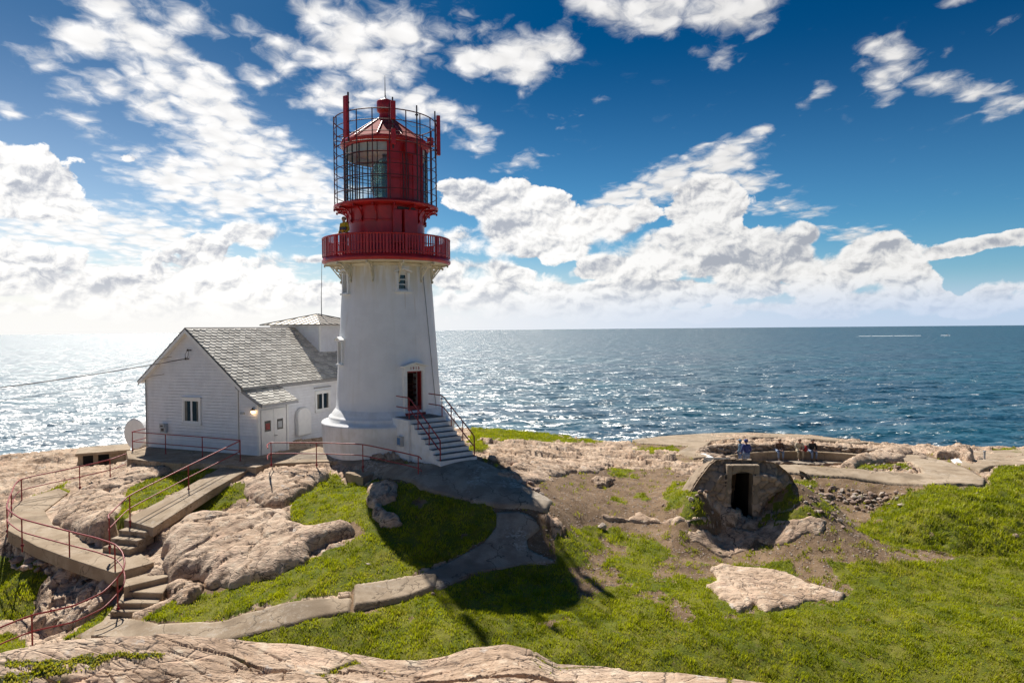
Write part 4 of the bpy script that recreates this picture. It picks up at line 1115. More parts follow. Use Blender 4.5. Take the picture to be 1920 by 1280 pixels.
# cage of hoops and posts carrying the antennas
CR = 2.38
mb = MB()
for zz in (6.25, 6.85, 7.35, 7.85, 8.35, 8.75, 9.25, 9.72):
    rng_ = [0, 360] if zz not in (8.35,) else [0, 360]
    mb.tube([tp(q, CR, zz) for q in np.arange(0, 360, 6)], .020 if zz < 9.5 else .028, 5, True)
m_cage = M('dark red cage paint', (.13, .016, .018), (.06, .012, .012), .5, 9)
cage = mb.build('cage', m_cage, lh)
for i in range(20):
    q = -176 + i * 18
    mb = MB(); mb.tube([tp(q, CR, 5.7), tp(q, CR, 9.74 if i % 5 else 9.9)], .027, 6); mb.build('post', m_cage, cage)
for j in range(14):                                    # zigzag bracing on the left
    za = 5.9 + j * .27
    mb = MB(); mb.tube([tp(-90, CR, za), tp(-74, CR, za + .27 if j % 2 else za - .05)], .012, 4); mb.build('brace', m_cage, cage)
for zz in (8.62, 8.84):
    for q in (-92, -70, 60, 80, 96): mb = MB(); mb.tube([tp(q, CR, zz), tp(q, LR + .1, zz)], .022, 5); mb.build('tie_bar', m_cage, cage)


def panel_antenna(a_, r, z0, z1, w, dpt, mat=m_red):
    mb = MB(); oriented(mb, a_, r, 0, -w / 2, w / 2, 0, dpt, z0, z1)
    o = mb.build('panel_antenna', mat, lh); bv = o.modifiers.new('b', 'BEVEL'); bv.width = .03; bv.segments = 3
    mb = MB(); oriented(mb, a_, r, 0, -.03, .03, -.10, -.04, z0 - .15, z1 + .20); oriented(mb, a_, r, 0, -.05, .05, -.10, .02, z0 + .2, z0 + .28); oriented(mb, a_, r, 0, -.05, .05, -.10, .02, z1 - .3, z1 - .22)
    mb.build('mounting_pole', m_dark, o)


panel_antenna(-47, 2.30, 8.60, 10.42, .24, .14)
panel_antenna(94, 2.42, 8.37, 10.28, .18, .18)
panel_antenna(8, 2.36, 9.25, 10.05, .22, .12)
panel_antenna(8, 2.36, 8.15, 8.85, .20, .10)
mb = MB(); oriented(mb, 76, 2.0, 0, -.13, .13, 0, .26, 8.6, 9.0); mb.build('horn', m_red, lh)
mb = MB(); q_ = 30                                     # round dish
d = tdir(q_); s = Vector((-d.y, d.x, 0)); c0 = tp(q_, 2.18, 8.15)
ring = [c0 + s * .33 * math.cos(w_) + Vector((0, 0, .33 * math.sin(w_))) for w_ in np.linspace(0, 2 * math.pi, 25)[:-1]]
mb.prism(ring, d * .10); mb.build('dish', m_red, lh)
mb = MB(); mb.tube([tp(36, 2.36, 5.8), tp(36, 2.36, 10.05)], .035, 6); oriented(mb, 36, 2.36, 0, -.06, .06, -.05, .05, 9.6, 9.66); mb.build('pole', m_dark, cage)
mb = MB()
for q in (22, 26, 29): mb.tube([tp(q, LR + .10, 5.9), tp(q + .5, LR + .09, 7.0), tp(q - .5, LR + .10, 7.9)], .018, 5)
mb.build('cables', m_dark, cage)
mb = MB(); mb.tube([tp(0, .05, 11.1), tp(30, .9, 9.9), tp(45, 1.7, 9.3), tp(50, 2.3, 9.2)], .010, 4)
mb.build('guy_wire', m_dark, lh)
# conductor down the shaft
mb = MB(); mb.tube([tp(50 + (q * 1.2), shaft_r(z_) + .02, z_) for q, z_ in enumerate(np.linspace(2.9, -3.6, 9))], .014, 5)
mb.build('conductor', m_zinc, lh)
# ---------------------------------------------------------------- entrance stairs
SA = DOOR; sdv = tdir(SA); ssv = Vector((-sdv.y, sdv.x, 0)); SO = Vector((TC.x, TC.y, CZ))
FOOT = (P(826, 871.7, -5.38) + P(894, 862.3, -5.38)) / 2 - SO; FOOT.z = 0
rf = FOOT.dot(sdv); off = FOOT.dot(ssv)
SW = 1.75; NS = 9; RISE = (5.40 - 3.83) / NS; RUN = .30
stairs = empty('entrance_stairs', SO + sdv * rf + ssv * off + Vector((0, 0, -5.5)), 'white painted concrete stairs leading up to the lighthouse door', 'stairs')
mb = MB(); mtd = MB()
for i in range(NS):
    top = -5.40 + RISE * (i + 1); r1_ = rf - RUN * i; r0_ = rf - RUN * (i + 1) if i < NS - 1 else 2.30
    o = SO + ssv * (off - SW / 2) + sdv * r0_
    mb.obox(Vector((o.x, o.y, CZ - 5.9)), ssv * SW, sdv * (r1_ - r0_), (0, 0, top + 5.9 - .006))
    mtd.obox(Vector((o.x, o.y, CZ + top - .004)) + ssv * .03 + sdv * .0, ssv * (SW - .06), sdv * (r1_ - r0_ - .03), (0, 0, .010))
mb.build('steps', m_white_l, stairs); mtd.build('treads', M('grey worn tread', (.10, .085, .075), (.18, .16, .14), .8, 6), stairs)
# walled side next to the plinth
mb = MB(); o = SO + ssv * (off - SW / 2 - .12) + sdv * 2.5; mb.obox(Vector((o.x, o.y, CZ - 5.9)), ssv * .118, sdv * (rf - NS * RUN - 2.5 + .35), (0, 0, 2.05)); mb.build('side_wall', m_white_l, stairs)


def stair_rail(sg):
    x = off + sg * (SW / 2 - .06)
    def q(r, z): return SO + ssv * x + sdv * r + Vector((0, 0, z))
    rt = rf - (NS - 1) * RUN
    mb = MB()
    for dz in (0, -.46):
        mb.tube([q(2.55, -3.83 + .92 + dz), q(rt - .25, -3.83 + .92 + dz), q(rt - .05, -3.83 + .86 + dz), q(rf - .25, -5.22 + .92 + dz), q(rf - .10, -5.22 + .80 + dz if dz == 0 else -5.22 + .86 + dz)] + ([q(rf - .08, -5.0)] if dz == 0 else []), .026, 6)
    o = mb.build('handrail', m_red2, stairs)
    for r, zt in ((rt - .2, -3.83), (rt - .2 - .0 + .75, None), (rt + 1.45, None), (rf - .10, -5.38)):
        if zt is None:
            k_ = (r - (rt - .05)) / (rf - .25 - rt + .05); zt = -3.83 + k_ * (-5.22 + 3.83) - .05
        mp = MB(); mp.tube([q(r, zt), q(r, zt + .92 if r < rf - .2 else zt + .95)], .024, 6); mp.build('post', m_red2, o)


stair_rail(-1); stair_rail(1)
def box_thing(name, label, cat, parts, loc):
    e = empty(name, loc, label, cat)
    for nm_, mb_, mt_ in parts: mb_.build(nm_, mt_, e)
    return e


# notice box on the stair side
c0 = SO + ssv * (off - SW / 2 - .13) + sdv * 3.15
m1 = MB(); m2_ = MB()
q0 = Vector((c0.x, c0.y, CZ - 4.98)); n_ = -ssv
m1.prism([q0, q0 + sdv * .36, q0 + sdv * .36 + Vector((0, 0, .42)), q0 + Vector((0, 0, .42))], n_ * .14)
m2_.prism([q0 + n_ * .142 + sdv * .05 + Vector((0, 0, .06)), q0 + n_ * .142 + sdv * .31 + Vector((0, 0, .06)), q0 + n_ * .142 + sdv * .31 + Vector((0, 0, .36)), q0 + n_ * .142 + sdv * .05 + Vector((0, 0, .36))], n_ * .006)
box_thing('leaflet_box', 'small pale leaflet box on the side of the white entrance stairs', 'leaflet box', [('casing', m1, m_grey), ('printed_panel', m2_, m_blue)], q0)
EXCL.append([tuple((TC + tdir(a_) * 3.1)[:2]) for a_ in range(0, 360, 20)])
EXCL.append([tuple((SO + ssv * (off + sx * 1.0) + sdv * rr_)[:2]) for sx, rr_ in ((-1, 2), (1, 2), (1, rf), (-1, rf))])
# ---------------------------------------------------------------- the white wooden house
HL, HWD = 10.6, 6.0
def HP(l, w, z): v = HC + ha * l + hb * w; return Vector((v.x, v.y, CZ + z))
ZR, ZE0 = .12, -2.30            # ridge; roof plane height above the wall line w=0 / w=HWD
house = empty('white_house', HP(HL / 2, HWD / 2, -5.8), 'white clapboard house with grey scalloped slate roof beside the lighthouse', 'house')
BH = .15


def clap_wall(mb, o, ax, nrm, poly, z0=None, bh=BH, lap=.045):
    """poly: convex list of (s, z) in the wall plane; lapped boards"""
    ax = Vector(ax); nrm = Vector(nrm)
    zs_ = [q[1] for q in poly]; z = min(zs_)
    def span(zz):
        xs = []
        for i in range(len(poly)):
            (a, b), (c, d) = poly[i], poly[(i + 1) % len(poly)]
            if (b - zz) * (d - zz) <= 0 and b != d: xs.append(a + (c - a) * (zz - b) / (d - b))
            elif b == d == zz: xs += [a, c]
        return (min(xs), max(xs)) if xs else None
    while z < max(zs_) - .01:
        zt = min(z + bh, max(zs_) - 1e-4); z = min(z + .022, zt - .005); a = span(z + 1e-4); b = span(zt - 1e-4)
        if a and b:
            q = [o + ax * a[0] + nrm * .025, o + ax * a[1] + nrm * .025, o + ax * b[1] + nrm * .014, o + ax * b[0] + nrm * .014]
            zz = [z, z, zt, zt]
            q = [Vector((v.x, v.y, CZ + k_)) for v, k_ in zip(q, zz)]
            lo_ = [Vector((v.x, v.y, CZ + z)) for v in (o + ax * a[0] - nrm * .02, o + ax * a[1] - nrm * .02)] + [Vector((v.x, v.y, CZ + zt)) for v in (o + ax * b[1] - nrm * .02, o + ax * b[0] - nrm * .02)]
            mb.add(q + lo_, [(0, 1, 2, 3), (4, 5, 1, 0), (3, 2, 6, 7)])
        z = zt


XY = lambda l, w: Vector(((HC + ha * l + hb * w).x, (HC + ha * l + hb * w).y, 0))
mb = MB()
clap_wall(mb, XY(0, 0), hb, -ha, [(0, -5.75), (HWD, -5.75), (HWD, ZE0 - .05), (HWD / 2, ZR - .08), (0, ZE0 - .05)])
mb.build('front_wall', m_wood, house)
mb = MB(); clap_wall(mb, XY(0, 0), ha, -hb, [(0, -6.3), (HL, -6.3), (HL, ZE0), (0, ZE0)]); mb.build('side_wall', m_wood, house)
mb = MB(); clap_wall(mb, XY(0, HWD), ha, hb, [(0, -6.3), (HL, -6.3), (HL, ZE0), (0, ZE0)]); clap_wall(mb, XY(HL, 0), hb, ha, [(0, -6.3), (HWD, -6.3), (HWD, ZE0 - .05), (HWD / 2, ZR - .08), (0, ZE0 - .05)]); mb.build('back_wall', m_wood, house)
# solid core behind the boards
mb = MB(); mb.prism([HP(.03, .03, -6.4), HP(.03, HWD - .03, -6.4), HP(.03, HWD - .03, ZE0 - .08), HP(.03, HWD / 2, ZR - .15), HP(.03, .03, ZE0 - .08)], ha * (HL - .06)); mb.build('wall_core', m_wood, house)
for (l, w) in ((-.045, -.045), (-.045, HWD - .09), (HL - .1, -.045)):
    mb = MB(); mb.obox(HP(l, w, -5.8), ha * .13, hb * .13, (0, 0, 3.42)); mb.build('corner_board', m_trim, house)
mb = MB(); mb.obox(HP(-.03, 0, -5.95), ha * .05, hb * HWD, (0, 0, .22)); mb.obox(HP(1.9, -.03, -6.5), hb * .05, ha * (HL - 1.9), (0, 0, .42)); mb.build('footing', M('grey footing', (.30, .29, .28), (.22, .21, .2), .8), house)
# roof: boards below, scalloped slates above
OV, OG = .42, .30
pit = math.atan2(ZR - ZE0, HWD / 2); sl_len = (HWD / 2 + OV) / math.cos(pit)


def slate_roof(name, ridge_o, along, down, length, slen, parent, tw=.38, th=.215, seed=0, under=True):
    """ridge_o: start point of the ridge; along, down unit vectors"""
    along = Vector(along).normalized(); down = Vector(down).normalized(); n = along.cross(down)
    if n.z < 0: n = -n
    co = []; q = []; rn = []; rs = np.random.default_rng(seed)
    rows = int(math.ceil(slen / th)); cols = int(math.ceil(length / tw)) + 1
    shape = [(-.5, -.35), (.5, -.35), (.5, .38), (.46, .62), (.34, .84), (.18, .96), (0, 1.0), (-.18, .96), (-.34, .84), (-.46, .62), (-.5, .38)]
    for r in range(rows):
        for c in range(-1, cols):
            x0 = (c + .5 * (r % 2)) * tw + tw / 2
            if x0 < -tw * .4 or x0 > length + tw * .4: continue
            lift = .018 + rs.random() * .012; v = rs.random() ** 1.3; tilt = (rs.random() - .5) * .012
            b = len(co)
            for layer in (0, 1):
                for sx, sy in shape:
                    s_ = min(max(x0 + sx * tw * .97, 0), length); d_ = min(r * th + sy * th * 1.0, slen)
                    d_ = max(d_, 0); hgt = (lift + .034 * (sy + .35) + tilt * sx) if layer else 0.002
                    pnt = ridge_o + along * s_ + down * d_ + n * (hgt + .02)
                    co.append(tuple(pnt)); rn.append(v)
            m_ = len(shape)
            q.append([b + m_ + i for i in range(m_)])
            for i in range(m_): q.append([b + i, b + (i + 1) % m_, b + m_ + (i + 1) % m_, b + m_ + i])
    me = bpy.data.meshes.new(name); org = Vector(parent.matrix_world.translation)
    me.from_pydata([(c[0] - org.x, c[1] - org.y, c[2] - org.z) for c in co], [], q)
    at = me.attributes.new('rnd', 'FLOAT', 'POINT'); at.data.foreach_set('value', rn)
    me.materials.append(m_slate); o = bpy.data.objects.new(name, me); COL.objects.link(o); o.parent = parent
    return o


mb = MB()
for sg in (0, 1):
    w_e = -OV if sg == 0 else HWD + .20; z_e = ZR - (HWD / 2 + (OV if sg == 0 else .20)) * math.tan(pit)
    a0 = HP(-OG, HWD / 2, ZR); a1 = HP(HL + OG, HWD / 2, ZR); b0_ = HP(-OG, w_e, z_e); b1_ = HP(HL + OG, w_e, z_e)
    mb.prism([a0, b0_, b1_, a1], (0, 0, -.10))
roof_b = mb.build('roof', m_trim, house)
dn0 = (HP(0, -OV, ZR - sl_len * math.sin(pit)) - HP(0, HWD / 2, ZR)); dn1 = (HP(0, HWD + .20, ZR - (HWD / 2 + .20) * math.tan(pit)) - HP(0, HWD / 2, ZR))
slate_roof('slates', HP(-OG, HWD / 2, ZR), ha, dn0, HL + 2 * OG, dn0.length + .05, roof_b, seed=1)
slate_roof('slates', HP(-OG, HWD / 2, ZR), ha, dn1, HL + 2 * OG, dn1.length + .05, roof_b, seed=2)
mb = MB()
for dn in (dn0, dn1):                                  # verge boards with dark cap, ridge cap
    A = HP(-OG - .03, HWD / 2, ZR + .055); B = A + dn * 1.01
    mb.prism([A, B, B + Vector((0, 0, -.06)), A + Vector((0, 0, -.06))], ha * .14)
mb.build('verge_cap', m_felt, roof_b)
mb = MB()
for dn in (dn0, dn1):
    A = HP(-OG - .025, HWD / 2, ZR - .01); B = A + dn * 1.0
    mb.prism([A, B, B + Vector((0, 0, -.17)), A + Vector((0, 0, -.17))], ha * .035)
mb.build('barge_board', m_trim, roof_b)
mb = MB(); A = HP(-OG, HWD / 2, ZR + .03)
for dn in (dn0, dn1):
    mb.prism([A + Vector((0, 0, .05)), A + dn.normalized() * .17 + Vector((0, 0, .045)), A + dn.normalized() * .17 + Vector((0, 0, .02)), A + Vector((0, 0, .02))], ha * (HL + 2 * OG))
mb.build('ridge_cap', m_metalroof, roof_b)
ze_ = ZR - sl_len * math.sin(pit)
mb = MB(); gu = []
for i in range(7):
    q = math.pi * i / 6; gu.append((-.065 * math.cos(q), -.065 * math.sin(q)))
for i in range(6):
    A = HP(-OG, -OV - .05 + gu[i][0], ze_ - .02 + gu[i][1]); B = HP(-OG, -OV - .05 + gu[i + 1][0], ze_ - .02 + gu[i + 1][1])
    mb.add([A, B, B + ha * (HL + 2 * OG), A + ha * (HL + 2 * OG)], [(0, 1, 2, 3)])
mb.tube([HP(-OG, -OV - .115, ze_ - .01), HP(HL + OG, -OV - .115, ze_ - .01)], .014, 5)
mb.obox(HP(-OG + .02, -OV + .02, ze_ - .16), hb * .03, ha * (HL + 2 * OG - .04), (0, 0, .14))
mb.build('gutter', m_zinc, roof_b)
mb = MB(); mb.obox(HP(0, -OV + .05, ze_ - .13), hb * (OV - .03), ha * HL, (0, 0, .03)); mb.build('soffit', m_trim, roof_b)


def house_window(o, ax, nrm, w, h, name='window', curtain=True, parent=None):
    """o: lower left corner on the wall; two casements"""
    ax = Vector(ax); nrm = Vector(nrm); U = Vector((0, 0, 1)); mb = MB()
    def b(x0, x1, z0, z1, d0, d1, m=None): (m or mb).obox(o + ax * x0 + U * z0 + nrm * d0, ax * (x1 - x0), nrm * (d1 - d0), (0, 0, z1 - z0))
    t_ = .10
    b(-t_, 0, -t_ + .03, h + t_ - .0, 0, .06); b(w, w + t_, -t_ + .03, h + t_, 0, .06); b(0, w, h, h + t_, 0, .06); b(-t_ - .03, w + t_ + .03, -t_ - .02, -t_ + .03, 0, .10); b(0, w, -t_ + .03, 0, 0, .06)
    b(-t_ - .04, w + t_ + .04, h + t_ + .001, h + t_ + .035, 0, .11)
    fr_ = mb.build(name, m_trim, parent)
    ms_ = MB()
    for x0 in (0, w / 2):
        for (a, c, d, e) in ((x0, x0 + .055, 0, h), (x0 + w / 2 - .055, x0 + w / 2, 0, h), (x0 + .055, x0 + w / 2 - .055, 0, .055), (x0 + .055, x0 + w / 2 - .055, h - .055, h)): b(a, c, d, e, .022, .045, ms_)
    ms_.build('sash', m_trim, fr_)
    mg = MB(); b(.05, w / 2 - .05, .05, h - .05, .024, .029, mg); b(w / 2 + .05, w - .05, .05, h - .05, .024, .029, mg); mg.build('pane', m_paned, fr_)
    if curtain:
        mcur = M('curtain behind glass', (.16, .14, .11), (.10, .09, .07), .3)
        mc_ = MB(); b(.055, .055 + w * .16, .06, h - .06, .0295, .031, mc_); mc_.build('curtain', mcur, fr_); mc_ = MB(); b(w - .055 - w * .12, w - .055, .06, h - .06, .0295, .031, mc_); mc_.build('curtain', mcur, fr_)
    return fr_


def onwall_front(px, py):
    """photo pixel -> (w, z) on the gable plane"""
    d = Vector(ray(px, py)); nrm = ha; o_ = HC - Vector((0, 0, 0)); t_ = Vector((o_.x, o_.y, 0)).dot(nrm) / Vector((d.x, d.y, 0)).dot(nrm)
    v = d * t_; return (Vector((v.x - HC.x, v.y - HC.y, 0)).dot(hb), v.z)


def onwall_side(px, py, w=0):
    o_ = HC + hb * w; d = Vector(ray(px, py)); t_ = Vector((o_.x, o_.y, 0)).dot(hb) / Vector((d.x, d.y, 0)).dot(hb)
    v = d * t_; return (Vector((v.x - HC.x, v.y - HC.y, 0)).dot(ha), v.z)


wl, zl = onwall_front(347, 790); wr, zr_ = onwall_front(375, 750)
house_window(HP(-.022, wl, zl), -hb, -ha, wl - wr, zr_ - zl, parent=house)
l1, z1_ = onwall_side(592, 769); l2, z2_ = onwall_side(615, 734)
house_window(HP(l1, -.022, z1_), ha, -hb, max(.8, l2 - l1), z2_ - z1_, parent=house)
# awning rod over the side window
mb = MB(); mb.tube([HP(l1 - .25, -.12, z2_ + .30), HP(l2 + .1, -.12, z2_ + .30)], .03, 6); mb.tube([HP(l2, -.0, z2_ + .30), HP(l2, -.14, z2_ + .30)], .02, 5); mb.build('awning_rod', m_zinc, house)
# porch
PL0, PL1, PW = -.02, 1.95, -1.15
zp_i, zp_o = -2.62, -3.30
mb = MB()
clap_wall(mb, XY(PL0, PW), hb, -ha, [(0, -5.78), (-PW, -5.78), (-PW, zp_i), (0, zp_o)])
mb.prism([HP(PL0 + .02, PW + .02, -5.9), HP(PL0 + .02, -.02, -5.9), HP(PL0 + .02, -.02, zp_i - .03), HP(PL0 + .02, PW + .02, zp_o - .03)], ha * (PL1 - PL0 - .04))
clap_wall(mb, XY(PL1, PW), hb, ha, [(0, -5.78), (-PW, -5.78), (-PW, zp_i), (0, zp_o)])
porch = mb.build('porch', m_wood, house)
mb = MB()
for l in (PL0 - .03, PL1 - .09): mb.obox(HP(l, PW - .03, -5.8), ha * .12, hb * .12, (0, 0, 2.45))
mb.obox(HP(PL0, PW - .03, zp_o - .16), ha * (PL1 - PL0), hb * .05, (0, 0, .14)); mb.build('porch_trim', m_trim, porch)
mb = MB(); dl = (PL1 - PL0 - .36) / 2
for i in range(2): mb.obox(HP(PL0 + .16 + i * (dl + .02), PW - .035, -5.74), ha * dl, hb * .04, (0, 0, 2.06))
dr = mb.build('porch_door', m_trim, porch)
for i in range(2):
    mb = MB(); mb.obox(HP(PL0 + .16 + i * (dl + .02) + dl * .25, PW - .041, -4.70), ha * dl * .5, hb * .005, (0, 0, .50)); mb.build('pane', m_paned, dr)
    mb = MB(); mb.obox(HP(PL0 + .16 + i * (dl + .02) + dl * .32, PW - .045, -4.62), ha * dl * .34, hb * .003, (0, 0, .30)); mb.build('notice', (m_red2 if i == 0 else m_grey), dr)
mb = MB(); mb.tube([HP(PL0 + .2 + dl, PW - .09, -4.95), HP(PL0 + .2 + dl + .13, PW - .09, -4.95)], .015, 5); mb.tube([HP(PL0 + .2 + dl, PW - .03, -4.95), HP(PL0 + .2 + dl, PW - .09, -4.95)], .012, 5); mb.build('handle', m_dark, dr)
A = HP(PL0 - .18, .02, zp_i + .06); B = HP(PL0 - .18, PW - .35, zp_o - .12)
mb = MB(); mb.prism([A, B, B - Vector((0, 0, .09)), A - Vector((0, 0, .09))], ha * (PL1 - PL0 + .5))
pr = mb.build('porch_roof', m_felt, porch)
slate_roof('slates', A + Vector((0, 0, .0)), ha, B - A, PL1 - PL0 + .5, (B - A).length + .03, pr, seed=5)
mb = MB()
for k_ in (-.02, PL1 - PL0 + .49):
    mb.prism([A + ha * k_ + Vector((0, 0, .07)), B + ha * k_ + Vector((0, 0, .07)), B + ha * k_ + Vector((0, 0, -.06)), A + ha * k_ + Vector((0, 0, -.06))], ha * .05)
mb.prism([B + Vector((0, 0, .05)), B + Vector((0, 0, -.10)), B + ha * (PL1 - PL0 + .5) + Vector((0, 0, -.10)), B + ha * (PL1 - PL0 + .5) + Vector((0, 0, .05))], -hb * .05)
mb.build('fascia', m_zinc, pr)
# lit porch lamp
m_lampglow = new_mat('lamp glow'); t = NT(m_lampglow.node_tree); t.out(t.n('Emission', {'Color': (1, .62, .28), 'Strength': 9.0}))
mb = MB(); mb.sphere(tuple(HP(PL0 - .12, PW + .22, -3.72)), .075, 10, 6); lg = mb.build('lamp', m_lampglow, house)
mb = MB(); mb.lathe(tuple(HP(PL0 - .12, PW + .22, 0)[:2]), [(.02, CZ - 3.55), (.09, CZ - 3.62), (.09, CZ - 3.66)], 10); mb.tube([HP(PL0, PW + .22, -3.52), HP(PL0 - .12, PW + .22, -3.52), HP(PL0 - .12, PW + .22, -3.62)], .018, 5); mb.build('lamp_hood', m_dark, lg)
# arched cover on the side wall
la, za = onwall_side(552, 818); lb, _ = onwall_side(577, 815)
mb = MB(); arcp = [HP(la, -.02, za), HP(lb, -.02, za)] + [HP((la + lb) / 2 + (lb - la) / 2 * math.cos(q), -.02, za + 1.05 + (lb - la) / 2 * .8 * math.sin(q)) for q in np.linspace(0, math.pi, 12)]
mb.prism(arcp, -hb * .26); o = mb.build('arched_cover', m_trim, house); bv = o.modifiers.new('b', 'BEVEL'); bv.width = .07; bv.segments = 3
# downpipe and junction boxes on the gable
mb = MB(); mb.tube([HP(-.06, HWD - .02, ZE0 - .1), HP(-.06, HWD - .02, -5.75)], .03, 6); mb.tube([HP(-.05, -.0, -2.7), HP(-.05, -.0, -5.7)], .022, 6); mb.build('downpipe', m_zinc, house)
wj, zj = onwall_front(305, 800)
mb = MB(); mb.obox(HP(-.16, wj + .0, zj - .26), -hb * .38, ha * .14, (0, 0, .44)); mb.obox(HP(-.22, wj - .03, zj - .02), -hb * .30, ha * .06, (0, 0, .22))
o = mb.build('meter_box', m_grey, house); mb = MB(); mb.obox(HP(-.166, wj - .08, zj - .18), -hb * .18, ha * .005, (0, 0, .14)); mb.obox(HP(-.225, wj - .09, zj + .04), -hb * .18, ha * .004, (0, 0, .08)); mb.build('meter_window', m_dark, o)
wj, zj = onwall_front(453, 776)
mb = MB(); mb.obox(HP(-.10, wj, zj), -hb * .22, ha * .08, (0, 0, .10)); mb.build('wall_socket', m_grey, house)
# insulators for the wires
ins = []
mb = MB()
for (px_, py_) in ((359, 656), (355, 672)):
    w_, z_ = onwall_front(px_, py_); b_ = HP(0, w_, z_); mb.tube([b_, b_ - ha * .22], .02, 5); mb.sphere(tuple(b_ - ha * .22), .055, 8, 5); mb.sphere(tuple(b_ - ha * .14 - hb * .06), .04, 8, 5); ins.append(b_ - ha * .22)
mb.tube([ins[0], ins[0] * .5 + ins[1] * .5 + hb * .1, ins[1]], .010, 4); mb.tube([ins[0] - hb * .05, ins[1] * .7 + ins[0] * .3 - hb * .12, ins[1] - hb * .05], .010, 4)
mb.build('insulator_bracket', m_dark, house)
# dormer tower with hipped metal roof
DW0, DW1, DL0, DL1 = 1.22, 4.78, 7.45, 11.6
mb = MB(); slope_k = (ZR - ZE0) / (HWD / 2)
clap_wall(mb, XY(DL0, DW0), hb, -ha, [(0, ZE0 + slope_k * DW0 - .02), (DW1 - DW0, ZE0 + slope_k * DW0 - .02), (DW1 - DW0, .32), (0, .32)])
clap_wall(mb, XY(DL0, DW0), ha, -hb, [(0, -1.45), (DL1 - DL0, -1.45), (DL1 - DL0, .32), (0, .32)])
clap_wall(mb, XY(DL0, DW1), ha, hb, [(0, -1.45), (DL1 - DL0, -1.45), (DL1 - DL0, .32), (0, .32)])
mb.prism([HP(DL0 + .03, DW0 + .03, -1.5), HP(DL0 + .03, DW1 - .03, -1.5), HP(DL1 - .03, DW1 - .03, -1.5), HP(DL1 - .03, DW0 + .03, -1.5)], (0, 0, 1.8))
dorm = mb.build('roof_cabin', m_wood, house)
mb = MB(); mb.obox(HP(DL0 - .03, DW0 - .03, -1.45), ha * .10, hb * .10, (0, 0, 1.75)); mb.build('corner_board', m_trim, dorm)
mb = MB(); e = .42; zE, zA = .33, .98
q4 = [HP(DL0 - e, DW0 - e, zE), HP(DL0 - e, DW1 + e, zE), HP(DL1 + e, DW1 + e, zE), HP(DL1 + e, DW0 - e, zE)]; ap = HP((DL0 + DL1) / 2, (DW0 + DW1) / 2, zA)
mb.add(q4 + [ap], [(0, 1, 4), (1, 2, 4), (2, 3, 4), (3, 0, 4), (0, 3, 2, 1)])
cr = mb.build('cabin_roof', m_metalroof, dorm)
mb = MB()
for i in range(4):
    a_, b_ = q4[i], q4[(i + 1) % 4]; n_s = 9
    for j in range(1, n_s):
        s0 = a_.lerp(b_, j / n_s); mid = a_.lerp(b_, .5); kk = 1 - abs(j / n_s - .5) * 2; s1 = s0 + (ap - mid) * kk
        mb.tube([s0 + Vector((0, 0, .02)), s1 + Vector((0, 0, .02))], .022, 4)
    mb.tube([a_ + Vector((0, 0, .02)), ap + Vector((0, 0, .02))], .035, 5); mb.tube([a_, b_], .03, 5)
mb.build('roof_seams', m_felt, cr)
EXCL.append([tuple(XY(l, w)[:2]) for l, w in ((-.1, -1.3), (HL, -1.3), (HL, HWD + .2), (-.1, HWD + .2))])
# whip aerial behind
mp_ = PD(603, 597, 41.5)
mb = MB(); mb.tube([Vector((mp_.x, mp_.y, CZ + .4)), Vector((mp_.x, mp_.y, CZ + 2.0)), PD(603.5, 489, 41.5)], .02, 6, rs=[.035, .025, .012])
o = mb.build('whip_aerial', m_mast); tag(o, 'thin pale whip aerial rising above the roof cabin of the house', 'aerial')

# tank at the end of the house
tkc = PD(252, 813, 35.8); axd = Vector(ha)
mb = MB(); s = Vector((-axd.y, axd.x, 0))
def disc(c, r, n=28): return [c + s * r * math.cos(2 * math.pi * i / n) + Vector((0, 0, r * math.sin(2 * math.pi * i / n))) for i in range(n)]
rings = []
for k_, r in ((0, .0001), (0.0, .74), (.03, .80), (1.55, .80), (1.62, .70), (1.66, .0001)): rings.append(disc(tkc + axd * k_, r))
n = 28; fs = []
for i in range(len(rings) - 1):
    for k_ in range(n): fs.append((i * n + k_, i * n + (k_ + 1) % n, (i + 1) * n + (k_ + 1) % n, (i + 1) * n + k_))
mb.add([v for g in rings for v in g], fs, False)
tank = empty('storage_tank', (tkc.x, tkc.y, CZ - 6.4), 'white cylindrical tank lying at the left end of the house', 'tank')
mb.build('shell', m_trim, tank)
mb = MB()
for k_ in (.3, 1.2): mb.obox(tkc + axd * k_ - s * .6 + Vector((0, 0, -1.25)), axd * .14, s * 1.2, (0, 0, .62))
mb.build('cradle', m_conc, tank)
# overhead wires
def wire(name, a_, b_, sag, r, label, mat=m_dark):
    mb = MB(); pts = []
    for i in range(25):
        k_ = i / 24; q = Vector(a_).lerp(Vector(b_), k_); q.z -= sag * 4 * k_ * (1 - k_); pts.append(q)
    mb.tube(pts, r, 5); o = mb.build(name, mat); tag(o, label, 'cable', 'overhead cables running to the house'); return o
wire('overhead_cable', ins[1], PD(-500, 770, 30), .35, .022, 'thick twisted black cable from the gable bracket out over the sea')
wire('overhead_cable', HP(-.1, onwall_front(311, 701)[0], onwall_front(311, 701)[1]), PD(-500, 815, 30), .2, .008, 'lower thin wire running out from the left side of the gable')
wire('overhead_cable', HP(-.1, onwall_front(325, 668)[0], onwall_front(325, 668)[1]), PD(-500, 800, 27), .25, .008, 'upper thin wire running out from the left side of the gable')

